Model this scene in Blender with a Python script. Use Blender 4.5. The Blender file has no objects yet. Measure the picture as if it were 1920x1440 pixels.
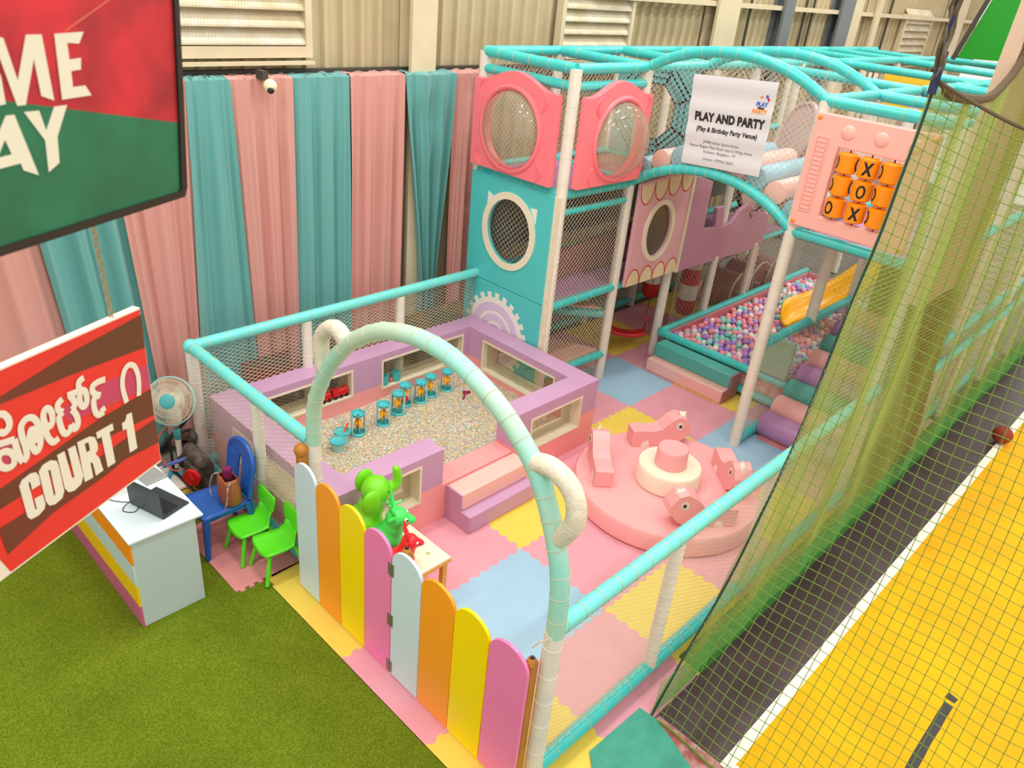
import bpy, bmesh, math, random
from math import sin, cos, pi, radians, sqrt, atan2, hypot
from mathutils import Vector, Matrix
from mathutils.geometry import tessellate_polygon

random.seed(7)
scene = bpy.context.scene
COL = scene.collection

# ------------------------------------------------------------------ camera
cam_data = bpy.data.cameras.new('camera')
cam_data.sensor_width = 36.0
cam_data.lens = 1448.065 / 1920 * 36.0
cam_data.clip_start = 0.05
cam_data.clip_end = 200
cam = bpy.data.objects.new('camera', cam_data)
COL.objects.link(cam)
YAW, PITCH, ROLL = 0.7299, -0.4967, 0.1028
CAM = Vector((-4.318, -3.538, 4.745))
fwd = Vector((cos(PITCH) * cos(YAW), cos(PITCH) * sin(YAW), sin(PITCH)))
rgt = fwd.cross(Vector((0, 0, 1))).normalized()
upv = rgt.cross(fwd)
r2 = rgt * cos(ROLL) + upv * sin(ROLL)
u2 = -rgt * sin(ROLL) + upv * cos(ROLL)
rot = Matrix((r2, u2, -fwd)).transposed()
cam.matrix_world = Matrix.Translation(CAM) @ rot.to_4x4()
scene.camera = cam
cam_data.dof.use_dof = True
cam_data.dof.focus_distance = 6.0
cam_data.dof.aperture_fstop = 3.4

# ------------------------------------------------------------------ world, lamps, exposure
world = bpy.data.worlds.new('hall_ambient')
scene.world = world
world.use_nodes = True
bg = world.node_tree.nodes['Background']
bg.inputs['Color'].default_value = (1.0, 0.96, 0.90, 1)
bg.inputs['Strength'].default_value = WORLD_STRENGTH = 0.74

def area_lamp(name, loc, sx, sy, power, color=(1.0, 0.97, 0.92), rot=(0, 0, 0)):
    d = bpy.data.lights.new(name, 'AREA')
    d.shape = 'RECTANGLE'
    d.size, d.size_y = sx, sy
    d.energy = power
    d.color = color
    o = bpy.data.objects.new(name, d)
    o.location = loc
    o.rotation_euler = rot
    COL.objects.link(o)
    return o

# rows of high-bay strip lamps under the hall roof
for ly in (-6.5, -1.4, 1.8):
    for lx in (-6.0, -1.5, 3.0, 7.5, 12.0):
        area_lamp('high_bay_lamp', (lx, ly, 9.0), 1.5, 0.35, 84)

vs = scene.view_settings
vs.view_transform = 'Standard'
vs.look = 'None'
vs.gamma = 1.0
vs.use_curve_mapping = False
vs.exposure = 0.40

# ------------------------------------------------------------------ helpers
def lin(c):
    c = c / 255.0
    return c / 12.92 if c <= 0.04045 else ((c + 0.055) / 1.055) ** 2.4

def rgb(c):
    return (lin(c[0]), lin(c[1]), lin(c[2]), 1.0)

MATS = {}
def M(name, c=(200, 200, 200), rough=0.5, metal=0.0, spec=0.5, var=0.0, vscale=6.0, bump=0.0, bscale=40.0,
      trans=0.0, coat=0.0, alpha=1.0, sheen=0.0, vary_to=None):
    if name in MATS:
        return MATS[name]
    m = bpy.data.materials.new(name)
    m.use_nodes = True
    nt = m.node_tree
    b = nt.nodes['Principled BSDF']
    b.inputs['Base Color'].default_value = rgb(c)
    b.inputs['Roughness'].default_value = rough
    b.inputs['Metallic'].default_value = metal
    b.inputs['Specular IOR Level'].default_value = spec
    b.inputs['Coat Weight'].default_value = coat
    b.inputs['Alpha'].default_value = alpha
    b.inputs['Sheen Weight'].default_value = sheen
    if var > 0 or bump > 0:
        tc = nt.nodes.new('ShaderNodeTexCoord')
    if var > 0:
        n = nt.nodes.new('ShaderNodeTexNoise')
        n.inputs['Scale'].default_value = vscale
        n.inputs['Detail'].default_value = 5
        nt.links.new(tc.outputs['Object'], n.inputs['Vector'])
        r = nt.nodes.new('ShaderNodeValToRGB')
        r.color_ramp.elements[0].position = 0.3
        r.color_ramp.elements[1].position = 0.7
        a = rgb(c)
        lo = rgb(vary_to) if vary_to else (a[0] * (1 - var), a[1] * (1 - var), a[2] * (1 - var), 1)
        r.color_ramp.elements[0].color = lo
        r.color_ramp.elements[1].color = a
        nt.links.new(n.outputs['Fac'], r.inputs['Fac'])
        nt.links.new(r.outputs['Color'], b.inputs['Base Color'])
    if bump > 0:
        n2 = nt.nodes.new('ShaderNodeTexNoise')
        n2.inputs['Scale'].default_value = bscale
        n2.inputs['Detail'].default_value = 3
        nt.links.new(tc.outputs['Object'], n2.inputs['Vector'])
        bp = nt.nodes.new('ShaderNodeBump')
        bp.inputs['Strength'].default_value = bump
        bp.inputs['Distance'].default_value = 0.02
        nt.links.new(n2.outputs['Fac'], bp.inputs['Height'])
        nt.links.new(bp.outputs['Normal'], b.inputs['Normal'])
    MATS[name] = m
    return m

def wloc(o):
    v = Vector((0, 0, 0))
    while o is not None:
        v += Vector(o.location)
        o = o.parent
    return v

class MB:
    """collects shapes; build() links them as ONE mesh object"""
    def __init__(self):
        self.v, self.f, self.mi = [], [], []
    def add(self, verts, faces, m=0):
        o = len(self.v)
        self.v.extend([tuple(p) for p in verts])
        for f in faces:
            self.f.append([i + o for i in f])
            self.mi.append(m)
        return self
    def box(self, x0, y0, z0, x1, y1, z1, m=0):
        vs = [(x0, y0, z0), (x1, y0, z0), (x1, y1, z0), (x0, y1, z0), (x0, y0, z1), (x1, y0, z1), (x1, y1, z1), (x0, y1, z1)]
        return self.add(vs, [(3, 2, 1, 0), (4, 5, 6, 7), (0, 1, 5, 4), (1, 2, 6, 5), (2, 3, 7, 6), (3, 0, 4, 7)], m)
    def bar(self, p0, p1, w, h, m=0, up=(0, 0, 1)):
        p0, p1 = Vector(p0), Vector(p1)
        d = (p1 - p0).normalized()
        upq = Vector(up)
        if abs(d.dot(upq)) > 0.99:
            upq = Vector((1, 0, 0))
        s = d.cross(upq).normalized() * w / 2
        t = s.cross(d).normalized() * h / 2
        vs = [p0 - s - t, p0 + s - t, p0 + s + t, p0 - s + t, p1 - s - t, p1 + s - t, p1 + s + t, p1 - s + t]
        return self.add(vs, [(3, 2, 1, 0), (4, 5, 6, 7), (0, 1, 5, 4), (1, 2, 6, 5), (2, 3, 7, 6), (3, 0, 4, 7)], m)
    def tube(self, path, r, seg=10, closed=False, caps=True, m=0, ry=None):
        P = [Vector(p) for p in path]
        n = len(P)
        rs = r if isinstance(r, (list, tuple)) else [r] * n
        tang = []
        for i in range(n):
            a = P[(i - 1) % n] if (closed or i > 0) else P[i]
            b = P[(i + 1) % n] if (closed or i < n - 1) else P[i]
            t = (b - a)
            tang.append(t.normalized() if t.length > 1e-9 else Vector((0, 0, 1)))
        ref = Vector((0, 0, 1)) if abs(tang[0].z) < 0.9 else Vector((1, 0, 0))
        s = tang[0].cross(ref).normalized()
        vs, fs = [], []
        for i in range(n):
            s = (s - tang[i] * s.dot(tang[i]))
            s = s.normalized() if s.length > 1e-6 else tang[i].orthogonal().normalized()
            q = tang[i].cross(s)
            for k in range(seg):
                a = 2 * pi * k / seg
                vs.append(P[i] + (s * cos(a) + q * sin(a)) * rs[i])
        last = n if closed else n - 1
        for i in range(last):
            j = (i + 1) % n
            for k in range(seg):
                l = (k + 1) % seg
                fs.append((i * seg + k, i * seg + l, j * seg + l, j * seg + k))
        if caps and not closed:
            fs.append(tuple(reversed(range(seg))))
            fs.append(tuple(range((n - 1) * seg, n * seg)))
        return self.add(vs, fs, m)
    def cyl(self, p0, p1, r, r1=None, seg=16, m=0, rim=0.0):
        p0, p1 = Vector(p0), Vector(p1)
        r1 = r if r1 is None else r1
        if rim > 0:
            d = (p1 - p0).normalized() * rim
            return self.tube([p0, p0 + d * 0.3, p0 + d, p1 - d, p1 - d * 0.3, p1],
                             [r - rim, r - rim * 0.3, r, r1, r1 - rim * 0.3, r1 - rim], seg, m=m)
        return self.tube([p0, p1], [r, r1], seg, m=m)
    def lathe(self, prof, c=(0, 0, 0), seg=20, m=0, ax=None):
        """prof: (r, z) list; ax: optional 3x3 matrix turning z to another axis"""
        c = Vector(c)
        vs, fs = [], []
        for r, z in prof:
            for k in range(seg):
                a = 2 * pi * k / seg
                p = Vector((r * cos(a), r * sin(a), z))
                vs.append(c + (ax @ p if ax else p))
        for i in range(len(prof) - 1):
            for k in range(seg):
                l = (k + 1) % seg
                fs.append((i * seg + k, i * seg + l, (i + 1) * seg + l, (i + 1) * seg + k))
        if prof[0][0] > 1e-6: fs.append(tuple(reversed(range(seg))))
        if prof[-1][0] > 1e-6: fs.append(tuple(range((len(prof) - 1) * seg, len(prof) * seg)))
        return self.add(vs, fs, m)
    def ball(self, c, r, seg=14, rings=8, m=0, ax=None):
        rr = r if isinstance(r, (tuple, list)) else (r, r, r)
        c = Vector(c)
        vs, fs = [], []
        for i in range(rings + 1):
            t = pi * i / rings
            for k in range(seg):
                a = 2 * pi * k / seg
                p = Vector((rr[0] * sin(t) * cos(a), rr[1] * sin(t) * sin(a), -rr[2] * cos(t)))
                vs.append(c + (ax @ p if ax else p))
        for i in range(rings):
            for k in range(seg):
                l = (k + 1) % seg
                fs.append((i * seg + k, i * seg + l, (i + 1) * seg + l, (i + 1) * seg + k))
        return self.add(vs, fs, m)
    def prism(self, poly, fn, t0, t1, m=0, holes=()):
        """extrude a 2-D polygon (with holes) : fn(a, b, t) -> 3-D point"""
        bm = bmesh.new()
        loops = [poly] + list(holes)
        vv = [bm.verts.new((a, b, 0)) for lp in loops for a, b in lp]
        for tr_ in tessellate_polygon([[Vector((a, b, 0)) for a, b in lp] for lp in loops]):
            if len(set(tr_)) == 3: bm.faces.new([vv[i] for i in tr_])
        bm.verts.index_update()
        pts = [(v.co.x, v.co.y) for v in bm.verts]
        fcs = []
        for f in bm.faces:
            ids = [v.index for v in f.verts]
            if f.normal.z < 0 or (f.normal.length == 0):
                pass
            fcs.append(ids)
        bm.normal_update()
        fl = [([v.index for v in f.verts] if f.normal.z >= 0 else [v.index for v in reversed(f.verts)]) for f in bm.faces]
        bm.free()
        n = len(pts)
        vs = [fn(a, b, t0) for a, b in pts] + [fn(a, b, t1) for a, b in pts]
        fs = [list(reversed(f)) for f in fl] + [[i + n for i in f] for f in fl]
        k = 0
        for lp in loops:
            L = len(lp)
            ar = sum(lp[i][0] * lp[(i + 1) % L][1] - lp[(i + 1) % L][0] * lp[i][1] for i in range(L))
            for i in range(L):
                a, b = k + i, k + (i + 1) % L
                fs.append([a, b, b + n, a + n])
            k += L
        return self.add(vs, fs, m)
    def build(self, name, mats, parent=None, smooth=True, bevel=0.0, angle=40, segs=2, fixn=False):
        me = bpy.data.meshes.new(name)
        off = wloc(parent) if parent is not None else Vector((0, 0, 0))
        me.from_pydata([tuple(Vector(p) - off) for p in self.v], [], self.f)
        if not isinstance(mats, (list, tuple)):
            mats = [mats]
        for mm in mats:
            me.materials.append(mm)
        for p, mi in zip(me.polygons, self.mi):
            p.material_index = mi
        if fixn:
            bm = bmesh.new(); bm.from_mesh(me)
            bmesh.ops.recalc_face_normals(bm, faces=bm.faces[:])
            bm.to_mesh(me); bm.free()
        if smooth:
            me.polygons.foreach_set('use_smooth', [True] * len(me.polygons))
            me.set_sharp_from_angle(angle=radians(angle))
        me.update()
        o = bpy.data.objects.new(name, me)
        COL.objects.link(o)
        if parent is not None:
            o.parent = parent
        if bevel > 0:
            bv = o.modifiers.new('edge', 'BEVEL')
            bv.width = bevel
            bv.segments = segs
            bv.limit_method = 'ANGLE'
            bv.angle_limit = radians(35)
            bv.harden_normals = False
        return o

def tag(o, label=None, cat=None, group=None, kind=None):
    if label: o['label'] = label
    if cat: o['category'] = cat
    if group: o['group'] = group
    if kind: o['kind'] = kind
    return o

def thing(name, label, cat, loc=(0, 0, 0), rz=0.0, group=None):
    o = bpy.data.objects.new(name, None)
    o.empty_display_size = 0.1
    o.location = loc
    o.rotation_euler = (0, 0, rz)
    COL.objects.link(o)
    return tag(o, label, cat, group)

def copy_tree(o, loc=None, rz=None, label=None, parent=None):
    c = o.copy()
    COL.objects.link(c)
    if parent is not None:
        c.parent = parent
    for ch in list(o.children):
        copy_tree(ch, parent=c)
    if loc is not None: c.location = loc
    if rz is not None: c.rotation_euler = (0, 0, rz)
    if label: c['label'] = label
    return c

def net(mb, O, U, V, W, H, cell, r, inside=None, step=0.06, square=False, m=0, stretch=1.0):
    """straight crossing strands over the rectangle O + u*U + v*V"""
    O, U, V = Vector(O), Vector(U).normalized(), Vector(V).normalized()
    N = U.cross(V)
    W = W / stretch
    dirs = [(1, 0), (0, 1)] if square else [(0.70711, 0.70711), (0.70711, -0.70711)]
    for di, (du, dv) in enumerate(dirs):
        nu, nv = -dv, du
        cs = [a * nu + b * nv for a in (0, W) for b in (0, H)]
        k0, k1 = int(math.floor(min(cs) / cell)), int(math.ceil(max(cs) / cell))
        for k in range(k0, k1 + 1):
            c = (k + 0.5) * cell
            bu, bv = nu * c, nv * c
            t0, t1 = -1e9, 1e9
            ok = True
            for b0, d0, L in ((bu, du, W), (bv, dv, H)):
                if abs(d0) < 1e-9:
                    if b0 < 0 or b0 > L: ok = False
                else:
                    ta, tb = (0 - b0) / d0, (L - b0) / d0
                    t0, t1 = max(t0, min(ta, tb)), min(t1, max(ta, tb))
            if not ok or t1 - t0 < 1e-3:
                continue
            runs = [(t0, t1)]
            if inside:
                runs, cur = [], None
                ns = max(2, int((t1 - t0) / step))
                for i in range(ns + 1):
                    t = t0 + (t1 - t0) * i / ns
                    if inside(bu + du * t, bv + dv * t):
                        cur = [t, t] if cur is None else [cur[0], t]
                    elif cur is not None:
                        runs.append(tuple(cur)); cur = None
                if cur is not None: runs.append(tuple(cur))
            for a, b in runs:
                if b - a < 1e-3: continue
                p0 = O + U * (bu + du * a) * stretch + V * (bv + dv * a)
                p1 = O + U * (bu + du * b) * stretch + V * (bv + dv * b)
                d = (p1 - p0).normalized()
                s = d.cross(N) * r
                q = N * r
                vs = [p0 - s - q * .6, p0 + s - q * .6, p0 + q, p1 - s - q * .6, p1 + s - q * .6, p1 + q]
                mb.add(vs, [(0, 1, 4, 3), (1, 2, 5, 4), (2, 0, 3, 5)], m)
    return mb

def rings(mb, path, r, every, m=0, start=0.5, thick=0.0028):
    """thin cord ties wound round a padded tube"""
    P = [Vector(p) for p in path]
    L = 0.0
    nxt = every * start
    for a, b in zip(P, P[1:]):
        seg = (b - a).length
        d = (b - a) / seg if seg > 0 else Vector((0, 0, 1))
        while nxt <= L + seg:
            c = a + d * (nxt - L)
            s = d.orthogonal().normalized(); q = d.cross(s)
            mb.tube([c + (s * cos(t) + q * sin(t)) * (r + 0.001) for t in [2 * pi * i / 14 for i in range(14)]], thick, 5, closed=True, m=m)
            nxt += every * random.uniform(0.85, 1.2)
        L += seg
    return mb

def arc_path(fn, n=24):
    return [fn(i / n) for i in range(n + 1)]

def stroke_round(mb, pts, w, fn, t, m=0):
    """slightly raised painted stroke along a 2-D path"""
    q = MB().tube([(a, b, 0) for a, b in pts], w / 2, 8)
    mb.add([fn(x, y, t + z * 0.05) for x, y, z in q.v], q.f, m)

def smooth_path(pts, n=6):
    """Catmull-Rom through points"""
    P = [Vector(p) for p in pts]
    P = [P[0] * 2 - P[1]] + P + [P[-1] * 2 - P[-2]]
    out = []
    for i in range(1, len(P) - 2):
        p0, p1, p2, p3 = P[i - 1:i + 3]
        for k in range(n):
            t = k / n
            out.append(0.5 * ((2 * p1) + (p2 - p0) * t + (2 * p0 - 5 * p1 + 4 * p2 - p3) * t * t + (3 * p1 - p0 - 3 * p2 + p3) * t ** 3))
    out.append(P[-2])
    return out

def text_mesh(mb, s, size, fn, m=0, bold=0.0, align='CENTER', thick=0.0015, widthscale=1.0, spacing=1.0):
    """lettering set in the built-in typeface, mapped through fn(a, b, t)"""
    cu = bpy.data.curves.new('lettering', 'FONT')
    cu.body = s
    cu.size = size
    cu.align_x = align
    cu.offset = bold
    cu.resolution_u = 3
    cu.space_character = spacing
    ob = bpy.data.objects.new('lettering', cu)
    COL.objects.link(ob)
    dg = bpy.context.evaluated_depsgraph_get()
    me = bpy.data.meshes.new_from_object(ob.evaluated_get(dg))
    vs = [fn(v.co.x * widthscale, v.co.y, thick) for v in me.vertices]
    fs = [list(p.vertices) for p in me.polygons]
    mb.add(vs, fs, m)
    bpy.data.objects.remove(ob)
    bpy.data.curves.remove(cu)
    bpy.data.meshes.remove(me)
    return mb

def stroke(mb, pts, w, fn, t, m=0):
    """flat ribbon of width w along a 2-D path"""
    P = [Vector((a, b)) for a, b in pts]
    vs, fs = [], []
    n = len(P)
    for i in range(n):
        d = (P[min(i + 1, n - 1)] - P[max(i - 1, 0)])
        d = d.normalized() if d.length > 1e-9 else Vector((1, 0))
        q = Vector((-d.y, d.x)) * w / 2
        vs += [fn(P[i].x + q.x, P[i].y + q.y, t), fn(P[i].x - q.x, P[i].y - q.y, t)]
    for i in range(n - 1):
        fs.append((2 * i, 2 * i + 1, 2 * i + 3, 2 * i + 2))
    return mb.add(vs, fs, m)

def circ(cx, cy, rx, ry=None, n=40):
    ry = rx if ry is None else ry
    return [(cx + rx * cos(2 * pi * i / n), cy + ry * sin(2 * pi * i / n)) for i in range(n)]

# ------------------------------------------------------------------ materials
TEAL = M('turquoise vinyl', (70, 205, 200), 0.28, spec=0.5, var=0.10, vscale=9, bump=0.05, bscale=22)
PALETEAL = M('pale turquoise vinyl', (116, 224, 216), 0.28, spec=0.5, var=0.08, vscale=7, bump=0.05, bscale=22)
WHITEFOAM = M('white foam sleeve', (236, 230, 216), 0.55, var=0.10, vscale=8, bump=0.15, bscale=30)
CREAMFOAM = M('soiled cream vinyl', (232, 222, 198), 0.5, var=0.2, vscale=14, bump=0.35, bscale=40)
CORD = M('cream cord', (206, 196, 160), 0.8)
NETC = M('cream netting', (216, 204, 178), 0.8)
PINKMAT = M('pink foam', (230, 158, 170), 0.75, var=0.07, vscale=5, bump=0.25, bscale=160)
YELMAT = M('yellow foam', (240, 208, 84), 0.75, var=0.06, vscale=5, bump=0.25, bscale=160)
BLUEMAT = M('blue foam', (160, 196, 218), 0.75, var=0.06, vscale=5, bump=0.25, bscale=160)
PURPLE = M('lilac vinyl', (198, 154, 188), 0.42, var=0.05, vscale=3, bump=0.12, bscale=6)
SALMON = M('salmon pink vinyl', (244, 160, 158), 0.42, var=0.05, vscale=3, bump=0.12, bscale=6)
PEACH = M('pale peach vinyl', (246, 190, 178), 0.42, var=0.05, vscale=3, bump=0.12, bscale=6)
ROSE = M('rose pink vinyl', (244, 172, 172), 0.4, var=0.04, vscale=4, bump=0.10, bscale=7)
CREAMV = M('cream vinyl', (244, 232, 206), 0.42, var=0.05, vscale=4, bump=0.10, bscale=7)
CREAMWOOD = M('cream painted wood', (238, 226, 196), 0.6, var=0.12, vscale=12)
TEALV = M('teal vinyl', (84, 176, 164), 0.4, var=0.08, vscale=4, bump=0.12, bscale=7)
BLACK = M('black plastic', (28, 28, 30), 0.45)
WHITE = M('white plastic', (240, 238, 232), 0.4)
RED = M('red plastic', (214, 32, 36), 0.3)
ORANGE = M('orange lacquer', (255, 158, 22), 0.4)
STEEL = M('worn steel', (150, 146, 128), 0.4, metal=0.7)
def clear_plastic(name, haze, col):
    GLASS = bpy.data.materials.new(name)
    GLASS.use_nodes = True
    _nt = GLASS.node_tree
    _nt.nodes.clear()
    _o = _nt.nodes.new('ShaderNodeOutputMaterial')
    _tr = _nt.nodes.new('ShaderNodeBsdfTransparent'); _tr.inputs['Color'].default_value = (0.93, 0.92, 0.88, 1)
    _gl = _nt.nodes.new('ShaderNodeBsdfGlossy'); _gl.inputs['Roughness'].default_value = 0.04
    _df = _nt.nodes.new('ShaderNodeBsdfDiffuse'); _df.inputs['Color'].default_value = rgb(col)
    _lw = _nt.nodes.new('ShaderNodeLayerWeight'); _lw.inputs['Blend'].default_value = 0.5
    _pw = _nt.nodes.new('ShaderNodeMath'); _pw.operation = 'POWER'; _pw.inputs[1].default_value = 4.0
    _fr = _nt.nodes.new('ShaderNodeMath'); _fr.operation = 'MULTIPLY_ADD'; _fr.inputs[1].default_value = 0.6; _fr.inputs[2].default_value = 0.045
    _nt.links.new(_lw.outputs['Facing'], _pw.inputs[0]); _nt.links.new(_pw.outputs[0], _fr.inputs[0])
    _m1 = _nt.nodes.new('ShaderNodeMixShader'); _m1.inputs['Fac'].default_value = haze
    _m2 = _nt.nodes.new('ShaderNodeMixShader')
    _nt.links.new(_tr.outputs[0], _m1.inputs[1]); _nt.links.new(_df.outputs[0], _m1.inputs[2])
    _nt.links.new(_fr.outputs[0], _m2.inputs['Fac'])
    _nt.links.new(_m1.outputs[0], _m2.inputs[1]); _nt.links.new(_gl.outputs[0], _m2.inputs[2])
    _nt.links.new(_m2.outputs[0], _o.inputs['Surface'])
    MATS[name] = GLASS
    return GLASS
GLASS = clear_plastic('clear acrylic dome', 0.30, (206, 190, 160))
PANE = clear_plastic('clear window pane', 0.03, (206, 200, 180))

# ------------------------------------------------------------------ the setting
def node_mat(name, build):
    m = bpy.data.materials.new(name); m.use_nodes = True
    nt = m.node_tree; b = nt.nodes['Principled BSDF']
    build(nt, b); MATS[name] = m
    return m

def _turf(nt, b):
    tc = nt.nodes.new('ShaderNodeTexCoord')
    n1 = nt.nodes.new('ShaderNodeTexNoise'); n1.inputs['Scale'].default_value = 110; n1.inputs['Detail'].default_value = 6; n1.inputs['Roughness'].default_value = 0.7
    n2 = nt.nodes.new('ShaderNodeTexNoise'); n2.inputs['Scale'].default_value = 1.6; n2.inputs['Detail'].default_value = 5
    for n in (n1, n2): nt.links.new(tc.outputs['Object'], n.inputs['Vector'])
    r1 = nt.nodes.new('ShaderNodeValToRGB')
    e = r1.color_ramp.elements
    e[0].position, e[0].color = 0.30, rgb((80, 106, 10)); e[1].position, e[1].color = 0.72, rgb((182, 198, 66))
    m_ = r1.color_ramp.elements.new(0.5); m_.color = rgb((132, 156, 34))
    r2 = nt.nodes.new('ShaderNodeValToRGB')
    r2.color_ramp.elements[0].position, r2.color_ramp.elements[0].color = 0.35, (0.84, 0.86, 0.84, 1)
    r2.color_ramp.elements[1].position, r2.color_ramp.elements[1].color = 0.65, (1.08, 1.06, 1.0, 1)
    mx = nt.nodes.new('ShaderNodeMix'); mx.data_type = 'RGBA'; mx.blend_type = 'MULTIPLY'; mx.inputs['Factor'].default_value = 1
    nt.links.new(n1.outputs['Fac'], r1.inputs['Fac']); nt.links.new(n2.outputs['Fac'], r2.inputs['Fac'])
    nt.links.new(r1.outputs['Color'], mx.inputs['A']); nt.links.new(r2.outputs['Color'], mx.inputs['B'])
    nt.links.new(mx.outputs['Result'], b.inputs['Base Color'])
    bp = nt.nodes.new('ShaderNodeBump'); bp.inputs['Strength'].default_value = 0.9; bp.inputs['Distance'].default_value = 0.03
    nt.links.new(n1.outputs['Fac'], bp.inputs['Height']); nt.links.new(bp.outputs['Normal'], b.inputs['Normal'])
    b.inputs['Roughness'].default_value = 0.9; b.inputs['Specular IOR Level'].default_value = 0.1
TURF = node_mat('artificial turf', _turf)
TURFDARK = M('green turf skirt', (62, 132, 44), 0.9, var=0.2, vscale=60, bump=0.6, bscale=160)
DARKFLOOR = M('dark sports floor', (84, 66, 72), 0.30, var=0.22, vscale=2.2, spec=0.5, vary_to=(62, 46, 50))
YELLOWC = M('yellow court paint', (250, 182, 4), 0.6, spec=0.15, var=0.05, vscale=2.0, vary_to=(238, 166, 10))
LINEP = M('white line paint', (244, 240, 226), 0.5)
CONC = M('grey concrete', (120, 116, 108), 0.8, var=0.2)
REDPAINT = M('worn red floor paint', (150, 44, 36), 0.6, var=0.4, vscale=9, vary_to=(206, 168, 160))

def slab(name, x0, y0, x1, y1, z0, z1, mat):
    return tag(MB().box(x0, y0, z0, x1, y1, z1).build(name, mat, smooth=False), kind='structure')

slab('floor', -9, -9, 22, 4, -0.16, -0.02, CONC)
slab('floor_turf', -7, -3.2, -1.97, 3.55, -0.02, 0.004, TURF)
slab('floor_court_border', -0.53, -9, 20, -1.93, -0.02, 0.0, DARKFLOOR)
slab('floor_court', -0.47, -9, 20, -2.52, 0.0, 0.003, YELLOWC)
# white court lines: side line and end line
lm = MB()
lm.box(-0.54, -2.53, 0.003, 20, -2.45, 0.005)
lm.box(-0.54, -9, 0.003, -0.46, -2.5305, 0.005)
tag(lm.build('floor_court_line', LINEP, smooth=False), kind='structure')
slab('floor_red_patch', -1.3, -9, -0.53, -1.93, -0.02, 0.0, REDPAINT)
sm = MB()
random.seed(3)
stp = [(1.30, -3.40), (1.12, -3.40), (1.0, -3.40), (0.8, -3.40), (0.62, -3.40), (0.45, -3.40), (0.2, -3.40)]
pol = [(x, y + 0.035 + random.uniform(-.004, .004)) for x, y in stp] + [(x, y - 0.035 + random.uniform(-.004, .004)) for x, y in reversed(stp)]
sm.prism(pol, lambda a, b, t: (a, b, t), 0.003, 0.0045)
sm.prism([(1.42, -3.36), (1.34, -3.355), (1.335, -3.43), (1.40, -3.44)], lambda a, b, t: (a, b, t), 0.003, 0.0045)
tag(sm.build('floor_court_mark', M('dark tape', (52, 52, 46), 0.6), smooth=False), kind='structure')
tag(MB().box(0.05, -1.93, -0.02, 12, -1.72, 0.02).build('floor_turf_strip', TURFDARK, smooth=False), kind='structure')

# back wall of corrugated sheet
SHEET = M('cream corrugated sheet', (200, 186, 150), 0.55, var=0.12, vscale=1.2, vary_to=(182, 166, 130))
CREAMSTEEL = M('cream painted steel', (222, 206, 172), 0.55, var=0.12, vscale=3)
DARKSTEEL = M('dark girt steel', (66, 62, 54), 0.6)
GREYSTEEL = M('blue grey steel', (112, 116, 118), 0.5)
wb = MB()
prof = []
x = -7.0
while x < 21.0:
    prof += [(x, 0.0), (x + 0.13, 0.0), (x + 0.15, -0.05), (x + 0.20, -0.05)]
    x += 0.22
WY = 3.72
vs_, fs_ = [], []
for px, py in prof:
    vs_ += [(px, WY + py, 0.0), (px, WY + py, 5.6)]
for i in range(len(prof) - 1):
    fs_.append((2 * i + 1, 2 * i, 2 * i + 2, 2 * i + 3))
wb.add(vs_, fs_)
tag(wb.build('wall_back', SHEET, smooth=False), kind='structure')
tag(MB().box(-7, 3.42, 3.52, 21, 3.60, 3.60).box(-7, 3.60, 3.60, 21, 3.67, 3.645).build('trim_girt', DARKSTEEL, smooth=False), kind='structure')
tag(MB().box(4.5, 3.5, 4.45, 21, 3.66, 4.52).build('trim_girt_upper', CREAMSTEEL, smooth=False), kind='structure')

def wall_column(name, x0, x1, y0, y1, z1, mat):
    o = MB()
    tw = 0.05
    o.box(x0, y0, 0, x1, y0 + tw, z1); o.box(x0, y1 - tw, 0, x1, y1, z1)
    o.box((x0 + x1) / 2 - 0.03, y0 + tw, 0, (x0 + x1) / 2 + 0.03, y1 - tw, z1)
    return tag(o.build(name, mat, smooth=False), kind='structure')
wall_column('column_wall', 1.36, 1.70, 3.46, 3.70, 5.6, CREAMSTEEL)
for cx0, cx1, mt in ((7.35, 8.0, CREAMSTEEL), (9.5, 9.86, GREYSTEEL), (11.8, 12.35, GREYSTEEL), (12.35, 12.75, CREAMSTEEL), (13.5, 13.75, CREAMSTEEL), (18.4, 19.2, CREAMSTEEL)):
    wall_column('column_wall', cx0, cx1, 3.44, 3.68, 5.6, mt)
ww = MB()
for wx in (8.6, 10.6, 10.9, 14.6): ww.cyl((wx, 3.6, 0.5), (wx, 3.6, 5.5), 0.025, seg=6)
tag(ww.build('trim_cable', DARKSTEEL), kind='structure')

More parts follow.
